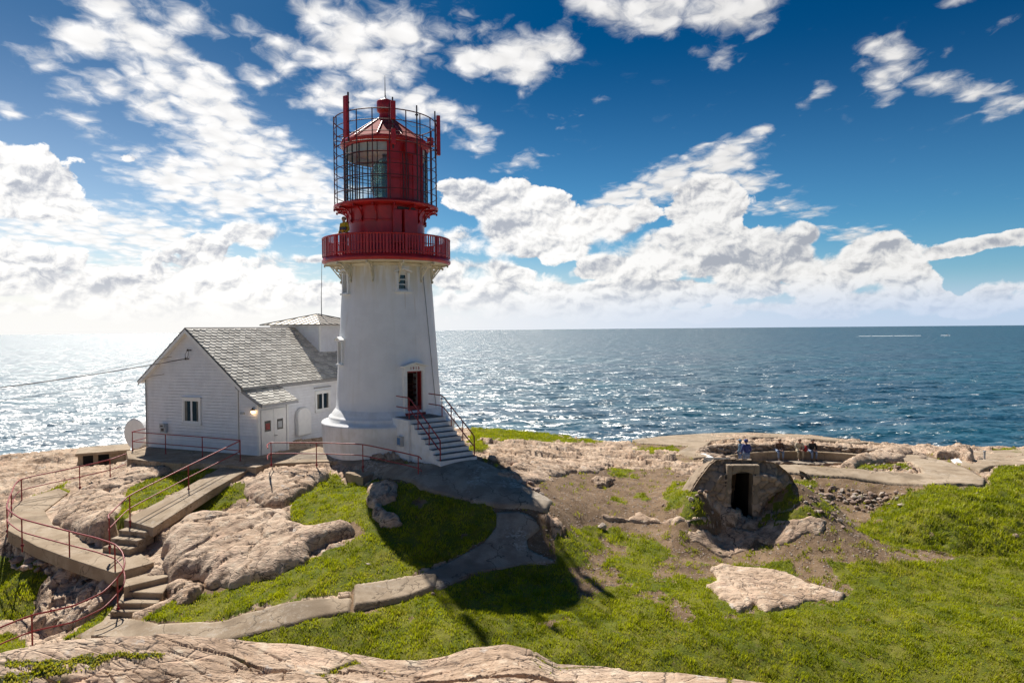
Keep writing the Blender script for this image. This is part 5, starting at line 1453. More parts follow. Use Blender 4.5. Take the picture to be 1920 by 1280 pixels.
# ---------------------------------------------------------------- railings
def railing(name, label, pts, group, mid=.5, h=.93, mat=m_red2, ends=(0, 0)):
    """pts: (px, py, z_foot, post?) with px,py the TOP of the rail in the photo"""
    W_ = [(P(q[0], q[1], q[2] + h), q[3] if len(q) > 3 else 1) for q in pts]
    e = empty(name, W_[0][0] - Vector((0, 0, h)), label, 'railing', group)
    tops = [w[0] for w in W_]
    def smooth(ps):
        out = []
        for i in range(len(ps) - 1):
            p0, p1, p2, p3 = ps[max(i - 1, 0)], ps[i], ps[i + 1], ps[min(i + 2, len(ps) - 1)]
            sp = (p2 - p1).length
            for k_ in range(6):
                u = k_ / 6; m1 = (p2 - p0) * .5; m2 = (p3 - p1) * .5
                l0 = (p1 - p0).length + 1e-6; l2 = (p3 - p2).length + 1e-6
                m1 = m1 * min(1, 2 * sp / (l0 + sp)) * .6; m2 = m2 * min(1, 2 * sp / (l2 + sp)) * .6
                out.append(p1 * (2 * u ** 3 - 3 * u * u + 1) + m1 * (u ** 3 - 2 * u * u + u) + p2 * (-2 * u ** 3 + 3 * u * u) + m2 * (u ** 3 - u * u))
        return out + [ps[-1]]
    tp_ = smooth(tops)
    for nm_, dz in (('top_rail', 0), ('middle_rail', -h * mid)):
        mb = MB(); mb.tube([v + Vector((0, 0, dz)) for v in tp_], .026 if dz == 0 else .022, 6); mb.build(nm_, mat, e)
    for w, isp in W_:
        if isp:
            mb = MB(); mb.tube([w - Vector((0, 0, h + .25)), w], .023, 6); mb.lathe(tuple(w[:2]), [(.05, w.z - h - .05), (.05, w.z - h + .03), (.02, w.z - h + .035)], 8); mb.build('post', mat, e)
    return e


GR = 'red tube railings around the lighthouse'
railing('railing', 'red railing along the edge of the terrace in front of the house', [(284, 801, -5.75, 0), (277.7, 802, -5.75), (248, 809, -5.78), (248.2, 809.5, -5.78, 0), (310, 814, -5.78), (379, 819, -5.78), (450, 825, -5.78, 1)], GR)
railing('railing', 'red handrail sloping down the left side of the concrete ramp', [(450, 826, -5.8, 0), (353, 873, -6.3), (243, 928.5, -6.78), (212, 957, -7.0, 0), (203, 966, -7.05, 0), (204.5, 972, -7.1, 1)], GR)
railing('railing', 'long curved red railing around the walkway and down beside the lower steps', [(236, 850.5, -6.5, 0), (206, 861, -6.6), (149, 874.5, -7.0), (40, 898, -7.15), (21, 924, -7.25), (12.7, 948, -7.35), (15, 955, -7.36, 0), (40.5, 972, -7.45), (129.5, 995.5, -7.6), (180, 1008, -7.66, 0), (215, 1020, -7.7), (229, 1035, -7.85, 0), (233.7, 1055, -8.05, 0), (230, 1070, -8.2, 0), (220, 1083, -8.35), (192, 1110, -8.55, 0), (137, 1135, -8.75, 0), (59.5, 1153, -9.0), (0, 1176, -9.15, 0), (-70, 1215, -9.4, 1)], GR)
railing('railing', 'red railing between the house porch and the lighthouse plinth', [(502, 840, -5.76, 0), (501, 834, -5.76, 0), (508, 829.7, -5.76), (593, 829.7, -5.72), (680, 833, -5.72), (784, 855, -5.86), (790, 860, -5.9, 0)], GR)
# ---------------------------------------------------------------- steps
def step_block(mb, pts, th, n_=None):
    """pts (px,py,z): a tread drawn where the photo shows it, of thickness th"""
    v = [P(*q) for q in pts]; zt = sum(q.z for q in v) / len(v); v = [Vector((q.x, q.y, zt)) for q in v]
    mb.prism([q - Vector((0, 0, th)) for q in v], (0, 0, th)); EXCL.append([tuple(q[:2]) for q in v])


e = empty('ramp_steps', P(235, 1015, -7.5), 'three concrete steps at the foot of the sloping ramp', 'steps')
ax_ = (P(258, 981, -6.82) - P(458, 868, -5.82)); ax_.z = 0; ax_.normalize(); sx_ = Vector((-ax_.y, ax_.x, 0))
c_ = P(260, 982, -6.82)
for i in range(3):
    mb = MB(); o = c_ + ax_ * (-.12 + .34 * i) - sx_ * .60; zt = CZ - 6.82 - .19 * (i + 1) + .02
    mb.obox(Vector((o.x, o.y, zt - .5)), ax_ * .42, sx_ * 1.15, (0, 0, .5)); o_ = mb.build('step', m_conc, e); bv = o_.modifiers.new('b', 'BEVEL'); bv.width = .02
    EXCL.append([tuple((o + ax_ * a_ + sx_ * b_)[:2]) for a_, b_ in ((0, 0), (.42, 0), (.42, 1.15), (0, 1.15))])
e = empty('lower_steps', P(250, 1160, -8.5), 'turning flight of concrete steps going down from the curved walkway', 'steps')
for pts, th in (([(233, 1086, -7.86), (318, 1062, -7.86), (322, 1070, -7.86), (316, 1080, -7.86), (232, 1100, -7.86)], .5), ([(236, 1104, -8.04), (300, 1084, -8.04), (318, 1090, -8.04), (305, 1111, -8.04), (234, 1109, -8.04)], .5), ([(220, 1130, -8.22), (230, 1112, -8.22), (306, 1113, -8.22), (296, 1130, -8.22)], .45), ([(206, 1146, -8.38), (220, 1128, -8.38), (296, 1130, -8.38), (284, 1146, -8.38)], .45), ([(170, 1190, -8.56), (204, 1148, -8.56), (284, 1148, -8.56), (268, 1170, -8.56), (240, 1195, -8.56)], .3)):
    mb = MB(); step_block(mb, pts, th); o_ = mb.build('step', m_conc, e); bv = o_.modifiers.new('b', 'BEVEL'); bv.width = .02
# concrete block
tq = [P(647, 885, -5.95), P(683, 876, -5.95), P(714, 882, -5.95), P(680, 894, -5.95)]
mb = MB(); mb.prism([q - Vector((0, 0, .75)) for q in tq], (0, 0, .75)); o_ = mb.build('concrete_block', m_conc); bv = o_.modifiers.new('b', 'BEVEL'); bv.width = .03; bv.segments = 2
tag(o_, 'square concrete block standing below the red railing by the tower', 'concrete block'); EXCL.append([tuple(q[:2]) for q in tq])

# ---------------------------------------------------------------- stonework
m_stone = new_mat('rubble stone'); t = NT(m_stone.node_tree); p = t.pos(); sn = t.attr('rnd').outputs['Fac']; jn = t.attr('joint').outputs['Fac']
c = t.mix(sn, (.26, .195, .145), (.46, .35, .265)); c = t.mix(t.m('MULTIPLY', t.ramp(t.noise(p, 6, 6, .7), .5, .66), .7), c, (.20, .165, .13))
c = t.mix(t.m('MULTIPLY', t.ramp(t.noise(p, 2, 5, .7), .58, .7), .6), c, (.46, .42, .36)); c = t.mix(t.m('MULTIPLY', jn, .7), c, (.12, .10, .08))
t.out(t.n('BsdfPrincipled', {'Base Color': c, 'Roughness': .9, 'Specular IOR Level': .2, 'Normal': t.n('Bump', {'Height': t.noise(p, 16, 7, .7), 'Strength': .8, 'Distance': .05})}))


def stone_surface(name, func, U, V, nrm, seed, size=.38, depth=.09, keep=None, parent=None, mat=None):
    """func(U,V)->xyz arrays; nrm(U,V)->normal arrays; stones bulge out"""
    wu = .10 * fbm(U * 2.5, V * 2.5, 3, seed + 5); f1, f2, cid = worley((U + wu) / size, (V + wu * .7) / (size * .72), seed)
    X, Y, Z = func(U, V); nx, ny, nz = nrm(U, V)
    j = sstep(.11, .01, f2 - f1)
    dsp = depth * (np.sqrt(np.clip(f2 - f1, 0, .5)) * 1.2 + .7 * (cid - .5) - .25 * j) + .012 * fbm(U * 9, V * 9, 3, seed)
    return grid_mesh(name, X + nx * dsp, Y + ny * dsp, Z + nz * dsp, mat or m_stone, keep=keep, attrs={'rnd': cid, 'joint': j}, parent=parent)


# bunker entrance (stone face with a concrete door frame, leaning slightly)
BD = 25.9
bz0 = CZ - 7.75
bunker = empty('bunker', PD(1390, 975, BD + 1.5), 'low stone bunker with a dark doorway in a concrete frame', 'bunker')
def bxz(px, py): v = PD(px, py, BD); return (v.x, v.z - CZ)
face = [bxz(*q) for q in ((1288, 985), (1300, 930), (1318, 903), (1338, 878), (1350, 869), (1400, 868), (1440, 870), (1468, 876), (1492, 897), (1499, 912), (1480, 932), (1452, 950), (1440, 990))]
xs_ = np.arange(face[0][0] - .1, face[9][0] + .15, .035); zs_ = np.arange(-8.0, -5.0, .035)
U, V = np.meshgrid(xs_, zs_)
sdf = sdist(U, V, face)
dl_ = [bxz(*q) for q in ((1366, 985), (1372, 884), (1416, 884), (1411, 985))]
dsd = sdist(U, V, dl_)
lean = lambda U, V: BD + .10 * (V + 7.6) + .02 * U * 0
rnd_edge = .45 * np.sqrt(np.clip(1 - np.clip(sdf / .45, 0, 1), 0, 1))
stone_surface('stone_face', lambda U, V: (U, lean(U, V) + rnd_edge, CZ + V), U, V, lambda U, V: (0 * U, -1 + 0 * U, 0 * U), 5, .36, .085, keep=(sdf > -.02) & (dsd < .02), parent=bunker)
mb = MB()
def fpt(px, py, d): x, z = bxz(px, py); return Vector((x, BD + .10 * (z + 7.6) + d, CZ + z))
def fprism(pts, d0, d1): mb.prism([fpt(*q, d0) for q in pts], (0, d1 - d0, 0))
fprism([(1357, 982), (1367, 873.5), (1376.6, 873.5), (1367, 982)], -.06, .5)
fprism([(1410, 986), (1417.4, 873.5), (1428, 873.5), (1420, 986)], -.06, .5)
fprism([(1377, 873.5), (1417, 873.5), (1417, 884), (1377, 884)], -.055, .5); 
m_dcon = concrete('stained concrete', (.24, .19, .14), (.32, .255, .19), .7)
fr_o = mb.build('door_frame', m_dcon, bunker); bv = fr_o.modifiers.new('b', 'BEVEL'); bv.width = .02
mb = MB()
N_ = 10
for i in range(N_):                                    # shallow arch below the lintel
    a0_ = i / N_; a1_ = (i + 1) / N_
    def ar(q): return (1376 + 41 * q, 892 - 6 * math.sin(math.pi * q))
    fprism([(1376 + 41 * a0_, 884.1), ar(a0_), ar(a1_), (1376 + 41 * a1_, 884.1)], -.02, .45)
mb.build('arch', m_dcon, bunker)
mb = MB(); A = fpt(1366, 990, .45); B = fpt(1412, 990, .45); x0, x1 = A.x - .02, B.x + .10
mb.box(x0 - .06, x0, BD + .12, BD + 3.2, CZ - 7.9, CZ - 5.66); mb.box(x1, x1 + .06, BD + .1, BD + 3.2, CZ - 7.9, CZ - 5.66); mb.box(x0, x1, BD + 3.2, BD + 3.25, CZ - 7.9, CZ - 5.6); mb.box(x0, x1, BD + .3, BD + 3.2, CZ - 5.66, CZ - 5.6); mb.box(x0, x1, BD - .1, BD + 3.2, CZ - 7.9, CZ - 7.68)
mb.build('passage', M('shade-dark concrete', (.05, .045, .04), (.03, .027, .025), .9, 4, .3, 15), bunker)  # the darkness inside the doorway is put into this colour
mb = MB(); mb.box(x0 + .55, x0 + .85, BD + 2.2, BD + 2.6, CZ - 7.6, CZ - 6.3); mb.box(x0 + .5, x0 + .95, BD + 2.1, BD + 2.7, CZ - 6.75, CZ - 6.65); mb.build('inner_ledge', m_conc, bunker)
# roof and shoulders: the outline of the face carried back into the bank
lx = face[0][0] + .02; rx = face[9][0] - .02
outl = np.array(face[1:10]); seg = np.concatenate([[0], np.cumsum(np.hypot(np.diff(outl[:, 0]), np.diff(outl[:, 1])))])
U, V = np.meshgrid(np.linspace(0, seg[-1], 150), np.linspace(0, 1, 46))
ox = np.interp(U, seg, outl[:, 0]); oz = np.interp(U, seg, outl[:, 1])
mid_x = (lx + rx) / 2
sh_ = sstep(.62, 1, V)
X2 = ox + (ox - mid_x) * (.10 * V); Yb = BD + .10 * (oz + 7.6) + .28 + V * 2.3
Zb = CZ + oz + .035 - .55 * V - 1.7 * sh_ + .09 * fbm(X2 * 1.1, Yb * 1.1, 5, 9) * sstep(0, .2, V) + .05 * fbm(X2 * 4, Yb * 4, 3, 10) * sstep(0, .1, V)
m_bank = concrete('earthy concrete', (.27, .20, .14), (.37, .29, .21), .7)
grid_mesh('roof', X2, Yb, Zb, m_bank, parent=bunker)
EXCL.append([(lx + .3, BD - .05), (rx - .3, BD - .05), (rx - .1, BD + 2.2), (lx + .1, BD + 2.2)])

# gun pit: stone revetment all round, bench, floor
pit = empty('gun_pit', (PITC[0], PITC[1], CZ - 8.05), 'round sunken gun pit lined with rough stone and a curved bench', 'gun pit')
U, V = np.meshgrid(np.linspace(0, 2 * math.pi, 900), np.linspace(-.2, 1.0, 46))
rimn = H0(PITC[0] + np.cos(U) * PIT_RX * 1.03, PITC[1] + np.sin(U) * PIT_RY * 1.03)
zt_ = np.maximum(rimn, CZ - 7.4) + .06 + .06 * fbm(U * 3, U * 0, 3, 8) + .10 * np.sin(U).clip(0)
def pf(U, V):
    Vc = V.clip(0, 1)
    z = (CZ - 8.1) + Vc * (zt_ - CZ + 8.1); k_ = 1 - .02 + .03 * (V - .5) + np.where(V < 0, .0, 0)
    return PITC[0] + np.cos(U) * (PIT_RX - .12) * k_, PITC[1] + np.sin(U) * (PIT_RY - .12) * k_, z
stone_surface('revetment', lambda U, V: pf(U / 4.9, V / 1.35), U * 4.9, V * 1.35, lambda U, V: (-np.cos(U / 4.9), -np.sin(U / 4.9), 0 * U), 44, .42, .17, parent=pit)
# coping stones round the rim
rs_ = np.random.default_rng(3); co_s = []; 
def stone_mesh(mb, c, sx, sy, sz, rs, rot=0.0):
    """angular stone: jittered low-poly hull"""
    import bmesh
    bm = bmesh.new(); bmesh.ops.create_icosphere(bm, subdivisions=2, radius=1)
    cuts = [(Vector(rs.normal(size=3)).normalized(), .55 + .35 * rs.random()) for _ in range(7)]
    for v in bm.verts:
        for n_, d_ in cuts:
            k_ = v.co.dot(n_)
            if k_ > d_: v.co -= n_ * (k_ - d_)
        v.co += Vector(rs.normal(size=3)) * .03
    cr_, sr_ = math.cos(rot), math.sin(rot); vs = []
    for v in bm.verts:
        x, y, z = v.co.x * sx, v.co.y * sy, v.co.z * sz; vs.append((c[0] + x * cr_ - y * sr_, c[1] + x * sr_ + y * cr_, c[2] + z))
    mb.add(vs, [[v.index for v in f.verts] for f in bm.faces], False); bm.free()


mb = MB()
for a_ in np.arange(0, 360, 4.6):
    if 215 < a_ < 325: continue
    q = R(a_ + rs_.random() * 2); k_ = 1.0 + rs_.random() * .03; x = PITC[0] + math.cos(q) * PIT_RX * k_; y = PITC[1] + math.sin(q) * PIT_RY * k_
    zz = max(float(H0(x, y)), CZ - 7.4) + .05
    stone_mesh(mb, (x, y, zz), .16 + .16 * rs_.random(), .14 + .1 * rs_.random(), .09 + .10 * rs_.random(), rs_, q)
cop = mb.build('coping', m_stone, pit, fix=False); 
at = cop.data.attributes.new('rnd', 'FLOAT', 'POINT'); at.data.foreach_set('value', [.3 + .5 * rs_.random() for _ in range(len(cop.data.vertices))])
# bench: concrete ledge along the far arc
U = np.linspace(R(8), R(172), 60); mb = MB(); inn, outr = .86, .965
vs = []
for q in U:
    for k_, z in ((outr, -8.1), (inn, -8.1), (inn, -7.62), (inn - .012, -7.62), (inn - .012, -7.53), (outr, -7.53)):
        vs.append((PITC[0] + math.cos(q) * PIT_RX * k_, PITC[1] + math.sin(q) * PIT_RY * k_, CZ + z))
fs = [(i * 6 + j, i * 6 + (j + 1) % 6, (i + 1) * 6 + (j + 1) % 6, (i + 1) * 6 + j) for i in range(len(U) - 1) for j in range(6)] + [tuple(range(6)), tuple(range((len(U) - 1) * 6, len(U) * 6))]
mb.add(vs, fs); mb.build('bench', m_conc, pit)
mb = MB(); mb.lathe((0, 0), [(.01, 0), (1, 0)], 48); v_ = [(PITC[0] + v[0] * PIT_RX, PITC[1] + v[1] * PIT_RY, CZ - 8.03) for v in mb.v]; m2_ = MB(); m2_.add(v_, mb.f); m2_.build('pit_floor', m_conc2, pit)
EXCL.append([(PITC[0] + math.cos(q) * (PIT_RX + .3), PITC[1] + math.sin(q) * (PIT_RY + .3)) for q in np.linspace(0, 2 * math.pi, 30)[:-1]])

# low rubble wall under the gun pit paving
path_pts = ongr([1497, 1530, 1565, 1600, 1650, 1700, 1735], [893, 895, 899, 904, 910, 915, 916])
pp = np.array([list(q) for q in path_pts]); L_ = np.concatenate([[0], np.cumsum(np.hypot(np.diff(pp[:, 0]), np.diff(pp[:, 1])))])
U, V = np.meshgrid(np.arange(0, L_[-1], .035), np.arange(0, .85, .035))
fx_ = lambda U: np.interp(U, L_, pp[:, 0]); fy_ = lambda U: np.interp(U, L_, pp[:, 1]); fz_ = lambda U: np.interp(U, L_, pp[:, 2])
dry = stone_surface('dry_stone_wall', lambda U, V: (fx_(U), fy_(U) - .15 + V * .12, fz_(U) + .08 - .62 * sstep(0, 1.0, U) * sstep(L_[-1], L_[-1] - 1.5, U) - .3 + V * .62 * (.3 + .7 * sstep(L_[-1], L_[-1] - 2.5, U))), U, V, lambda U, V: (0 * U + .1, -1 + 0 * U, 0 * U), 77, .34, .16)
tag(dry, 'low rough stone wall holding up the edge of the gun pit paving', 'stone wall')

# ---------------------------------------------------------------- dugout on the left skyline
dug = empty('dugout', PD(190, 860, 36.5), 'half buried concrete dugout with dark openings at the cliff edge left of the house', 'dugout')
g_ = ongr([150, 238, 238, 150], [852, 846, 862, 868]); dz = CZ - 6.72
a_ = P(146, 866, -6.95); b_ = P(240, 858, -6.95); a_.z = b_.z = CZ; dv = (b_ - a_).normalized(); nv = Vector((-dv.y, dv.x, 0)); Ld = (b_ - a_).length
mb = MB(); mb.obox(a_ - dv * .1 - nv * .15 + Vector((0, 0, -6.62)), dv * (Ld + .2), nv * 2.4, (0, 0, .14)); mb.build('roof_slab', m_conc, dug)
mb = MB()
for k_ in (0, .30, .62, .95): mb.obox(a_ + dv * (Ld * k_) + Vector((0, 0, -7.4)), dv * .22, nv * .25, (0, 0, .78))
mb.obox(a_ + dv * Ld * .68 + nv * .05 + Vector((0, 0, -7.4)), dv * Ld * .3, nv * .2, (0, 0, .77)); mb.build('piers', m_conc, dug)
mb = MB(); mb.obox(a_ + nv * .9 + Vector((0, 0, -7.4)), dv * Ld, nv * .1, (0, 0, .77)); mb.build('rear_wall', m_black, dug)  # black colour stands in for the shade within the openings

# white boards lying at the pit
def board(px, zs__, label, th=.06):
    v = [P(*q) for q in px]; mb = MB(); mb.prism([q - Vector((0, 0, th)) for q in v], (0, 0, th)); o = mb.build('board', m_trim); tag(o, label, 'board', 'pale boards around the gun pit')
board([(1313, 850, -6.86), (1322, 849, -6.86), (1346, 861, -6.82), (1338, 864, -6.80)], None, 'pale board lying at the left entrance of the gun pit')
board([(1783, 861, -6.95), (1797, 859, -6.9), (1810, 873, -7.0), (1797, 876, -7.05)], None, 'pale board leaning by the small stone hollow on the right')
# stone hood behind the right-hand board
outcrop('small stone hood over a hollow to the right of the gun pit', [(1752, 860), (1765, 850), (1790, 846), (1820, 850), (1824, 868), (1800, 862), (1780, 860)], .45, .3, 201, .05, cellu=1.6, cellv=1.8, rough=1.1)
mb = MB(); q = P(1846, 862, -7.1); mb.tube([q - Vector((0, 0, .1)), q + Vector((0, 0, .42))], .05, 6); mb.lathe(tuple(q[:2]), [(.05, q.z + .42), (.07, q.z + .43), (.07, q.z + .48), (.01, q.z + .50)], 8); o = mb.build('marker_post', m_grey); tag(o, 'short grey marker post on the bare ground at the far right', 'post')

# ---------------------------------------------------------------- loose stones
m_pale = M('pale stone', (.50, .42, .35), (.36, .29, .24), .85, 6, .5, 30); m_ros = M('reddish stone', (.38, .27, .21), (.26, .18, .14), .85, 6, .5, 30)
protos = []
for i in range(8):
    mb = MB(); stone_mesh(mb, (0, 0, 0), 1, .75 + .2 * rs_.random(), .55 + .2 * rs_.random(), rs_); mb.add([], [])
    me_o = mb.build('stone', m_ros if i % 3 else m_pale, origin=(0, 0, 0)); protos.append(me_o.data); bpy.data.objects.remove(me_o)


def stone(px, py, sz, k_, label, group, zo=None, src=None):
    g = ongr([px], [py])[0]; zz = float(H(np.array([g[0]]), np.array([g[1]]))[0])
    o = bpy.data.objects.new('stone', protos[k_ % 8]); COL.objects.link(o); o.location = (g[0], g[1], zz + sz * .22)
    o.scale = (sz, sz * (.7 + .5 * rs_.random()), sz * (.7 + .5 * rs_.random())); o.rotation_euler = (rs_.normal() * .25, rs_.normal() * .25, rs_.random() * 6.28)
    tag(o, label, 'stone', group)


for i, (px, py, sz, lb) in enumerate([(1128, 992, .20, 'long pale stone lying on the grass left of the bunker slab'), (1348, 1039, .12, 'small angular stone at the near edge of the slab before the bunker'), (1412, 1031, .08, 'tiny dark stone right of the slab before the bunker'), (1574, 976, .12, 'pale rounded stone on the earth right of the bunker slab'), (1581, 989, .09, 'small pale stone with a dark side right of the bunker slab'),
                                      (1903, 1007, .14, 'flat pale stone in the grass at the far right'), (690, 1118 - 60, .10, 'small pale stone in the lawn above the stepped path'), (1243, 947, .08, 'lone stone on the bare earth left of the bunker grass'), (1832, 925, .11, 'pale stone on top of the grassy mound'), (1806, 917, .08, 'smaller stone beside the paving corner'), (812, 1116, .09, 'white stone at the corner of the stepped path'), (968, 834, .14, 'white lichened stone behind the entrance stairs')]):
    stone(px, py, sz, i, lb, None)
for i in range(16):
    px = 962 + 55 * rs_.random(); py = 893 + (px - 962) * .55 + 14 * rs_.normal() * .5
    stone(px, py, .10 + .11 * rs_.random(), i, 'pale flat stone in the row along the sunny edge of the apron', 'stones along the edge of the apron')
for i in range(150):
    u_ = rs_.random(); px = 1520 + 170 * u_ + 8 * rs_.normal(); py = 912 + 12 * u_ + (62 - 30 * u_) * rs_.random() ** 1.3
    stone(px, py, .05 + .13 * rs_.random() ** 2.2, i, 'broken reddish stone in the rubble below the low stone wall', 'rubble stones below the low stone wall')
for i in range(46):
    px = 1300 + 25 * rs_.normal() * .6 ; py = 925 + 22 * rs_.normal()
    if i > 12: px = 1668 + 45 * rs_.normal() * .8; py = 878 + 5 * rs_.normal()
    stone(px, py, .05 + .08 * rs_.random(), i, 'small stone on the slope left of the bunker door' if i <= 12 else 'small pale stone scattered on the paving beside the knoll', 'stones left of the bunker door' if i <= 12 else 'stones on the paving beside the knoll')
for i in range(60):
    px = 20 + 195 * rs_.random(); py = 1035 + 20 * (px / 200) + 30 * rs_.random()
    stone(px, py, .07 + .16 * rs_.random() ** 1.6, i, 'dark rough stone piled against the outer foot of the curved walkway', 'stones under the curved walkway')
# ---------------------------------------------------------------- people
def skin_obj(name, verts, edges, mat, parent, sub=1, root=0):
    me = bpy.data.meshes.new(name); me.from_pydata([v[0] for v in verts], edges, []); me.update()
    o = bpy.data.objects.new(name, me); COL.objects.link(o)
    o.modifiers.new('s', 'SKIN'); sm = o.modifiers.new('u', 'SUBSURF'); sm.levels = sub; sm.render_levels = sub
    sv = me.skin_vertices[0].data
    for i, v in enumerate(verts): r = v[1]; sv[i].radius = (r, r) if not isinstance(r, tuple) else r; sv[i].use_root = (i == root)
    bpy.context.view_layer.update(); dg = bpy.context.evaluated_depsgraph_get()
    m2 = bpy.data.meshes.new_from_object(o.evaluated_get(dg)); bpy.data.objects.remove(o)
    m2.polygons.foreach_set('use_smooth', [True] * len(m2.polygons)); m2.materials.clear(); m2.materials.append(mat)
    o = bpy.data.objects.new(name, m2); COL.objects.link(o); o.parent = parent; return o


def cloth_mat(name, c): return M(name, c, tuple(x * .7 for x in c), .85, 14, .3, 60)


m_skin = M('skin', (.45, .27, .19), (.38, .22, .15), .5, 20)
m_hair = M('dark hair', (.03, .02, .015), (.05, .035, .025), .6, 40); m_hair2 = M('light brown hair', (.22, .14, .08), (.16, .10, .06), .6, 40); m_shoe = M('dark shoes', (.04, .035, .03), (.06, .05, .045), .6)


def person(loc, face_deg, label, pose, jacket, trousers, hairm, shoes=None, cap=None, h=1.75, arms=None, group=None):
    e = empty('person', loc, label, 'person', group); k = h / 1.75
    if pose == 'stand':
        J = dict(pel=(0, 0, .96), wa=(0, 0, 1.10), ch=(0, .01, 1.32), nb=(0, 0, 1.46), nk=(0, .01, 1.53), hd=(0, .03, 1.60), ht=(0, .02, 1.70),
                 sh=(.17, 0, 1.42), el=(.25, -.03, 1.15), wr=(.20, .16, .98), hip=(.09, 0, .93), kn=(.10, .03, .50), an=(.11, -.01, .09), to=(.13, .15, .04), hand=(0, 1, -.3))
    else:
        J = dict(pel=(0, 0, .55), wa=(0, .05, .70), ch=(0, .14, .90), nb=(0, .20, 1.02), nk=(0, .23, 1.08), hd=(0, .27, 1.14), ht=(0, .28, 1.24),
                 sh=(.17, .17, .98), el=(.24, .22, .74), wr=(.09, .42, .66), hip=(.10, .02, .54), kn=(.14, .43, .52), an=(.13, .38, .09), to=(.14, .54, .04), hand=(-.4, .8, -.3))
    if arms: J.update(arms)
    q = lambda n, s=1: (J[n][0] * s * k, J[n][1] * k, J[n][2] * k)
    V = []; E = []
    def add(p_, r, par=None):
        V.append((p_, r * k)); i = len(V) - 1
        if par is not None: E.append((par, i))
        return i
    r0_ = add(q('pel'), .125); w = add(q('wa'), .115, r0_); c = add(q('ch'), .135, w); nb = add(q('nb'), .075, c); nk = add(q('nk'), .052, nb); hd = add(q('hd'), .088, nk); ht = add(q('ht'), .075, hd)
    nose = add((q('hd')[0], q('hd')[1] + .10 * k, q('hd')[2] + .02 * k), .014, hd)
    for s in (1, -1): add((q('hd')[0] + .092 * s * k, q('hd')[1], q('hd')[2] + .02 * k), .016, hd)
    for s in (1, -1):
        a = add(q('sh', s), .062, c); b = add(q('el', s), .043, a); d = add(q('wr', s), .028, b)
        hx, hy, hz = J['hand']; hv = Vector((hx * s, hy, hz)).normalized(); wv = Vector(q('wr', s)); pm = wv + hv * .07 * k
        p1 = add(tuple(pm), .030, d); side = hv.cross(Vector((0, 0, 1))).normalized()
        for fi, (o_, ln) in enumerate(((-.030, .072), (-.010, .084), (.011, .078), (.031, .060))):
            f1_ = add(tuple(pm + side * o_ * k + hv * .035 * k), .009, p1); f2_ = add(tuple(pm + side * o_ * k + hv * (.035 + ln * .5) * k + Vector((0, 0, -.012))), .0085, f1_); add(tuple(pm + side * o_ * k + hv * (.03 + ln * .8) * k + Vector((0, 0, -.035))), .007, f2_)
        tb = add(tuple(wv + hv * .03 * k - side * .045 * s * k), .010, d); add(tuple(wv + hv * .075 * k - side * .06 * s * k), .008, tb)
        g = add(q('hip', s), .088, r0_); kn = add(q('kn', s), .058, g); an = add(q('an', s), .038, kn); add(q('to', s), .032, an)
    body = skin_obj('body', V, E, m_skin, e)
    # jacket and trousers follow the same joints, a little wider
    V = []; E = []
    r1 = add(q('pel'), .145); w = add(q('wa'), .142, r1); c = add(q('ch'), .158, w); nb = add((q('nb')[0], q('nb')[1], q('nb')[2] - .01), .085, c)
    for s in (1, -1):
        a = add(q('sh', s), .080, c); b = add(q('el', s), .062, a); wv = Vector(q('wr', s)); bv_ = Vector(q('el', s)); add(tuple(bv_.lerp(wv, .93)), .044, b)
    skin_obj('jacket', V, E, jacket, e)
    V = []; E = []
    r1 = add((q('pel')[0], q('pel')[1], q('pel')[2] - .02), .138)
    for s in (1, -1):
        g = add(q('hip', s), .102, r1); kn = add(q('kn', s), .074, g); av = Vector(q('an', s)); kv = Vector(q('kn', s)); add(tuple(kv.lerp(av, .94)), .058, kn)
    skin_obj('trousers', V, E, trousers, e)
    for s in (1, -1):
        V = []; E = []; a = add((q('an', s)[0], q('an', s)[1] - .03, .05 * k), .045); b = add((q('an', s)[0] * .5 + q('to', s)[0] * .5, q('an', s)[1] * .5 + q('to', s)[1] * .5, .045 * k), .046, a); add((q('to', s)[0], q('to', s)[1], .035 * k), .036, b)
        skin_obj('shoe', V, E, shoes or m_shoe, e)
    mb = MB(); hc = Vector(q('hd')) + Vector((0, -.015, .045)) * k; mb.sphere(tuple(hc), .105 * k, 12, 8, (1, 1.08, .98))
    # keep the face clear: pull the front of the hair back
    mb.v = [(v[0], min(v[1], hc.y + (.045 if v[2] < hc.z + .03 * k else .09) * k), v[2]) for v in mb.v]
    wm = e.matrix_world.translation; mb.v = [(v[0] + wm.x, v[1] + wm.y, v[2] + wm.z) for v in mb.v]
    mb.build('cap' if cap else 'hair', cap or hairm, e)
    if cap:
        mb = MB(); c0 = Vector(hc) + Vector((0, .10 * k, .02 * k)) + wm; mb.obox(c0 - Vector((.07, 0, 0)), (.14, 0, 0), (0, .08, -.01), (0, 0, .012)); mb.build('cap_peak', cap, e)
    mb = MB()
    for s in (1, -1): mb.sphere((wm.x + .034 * s * k + q('hd')[0], wm.y + q('hd')[1] + .086 * k, wm.z + q('hd')[2] + .04 * k), .011 * k, 6, 4)
    mb.build('eyes', m_black, e)
    e.rotation_euler = (0, 0, R(face_deg)); bpy.context.view_layer.update()
    return e


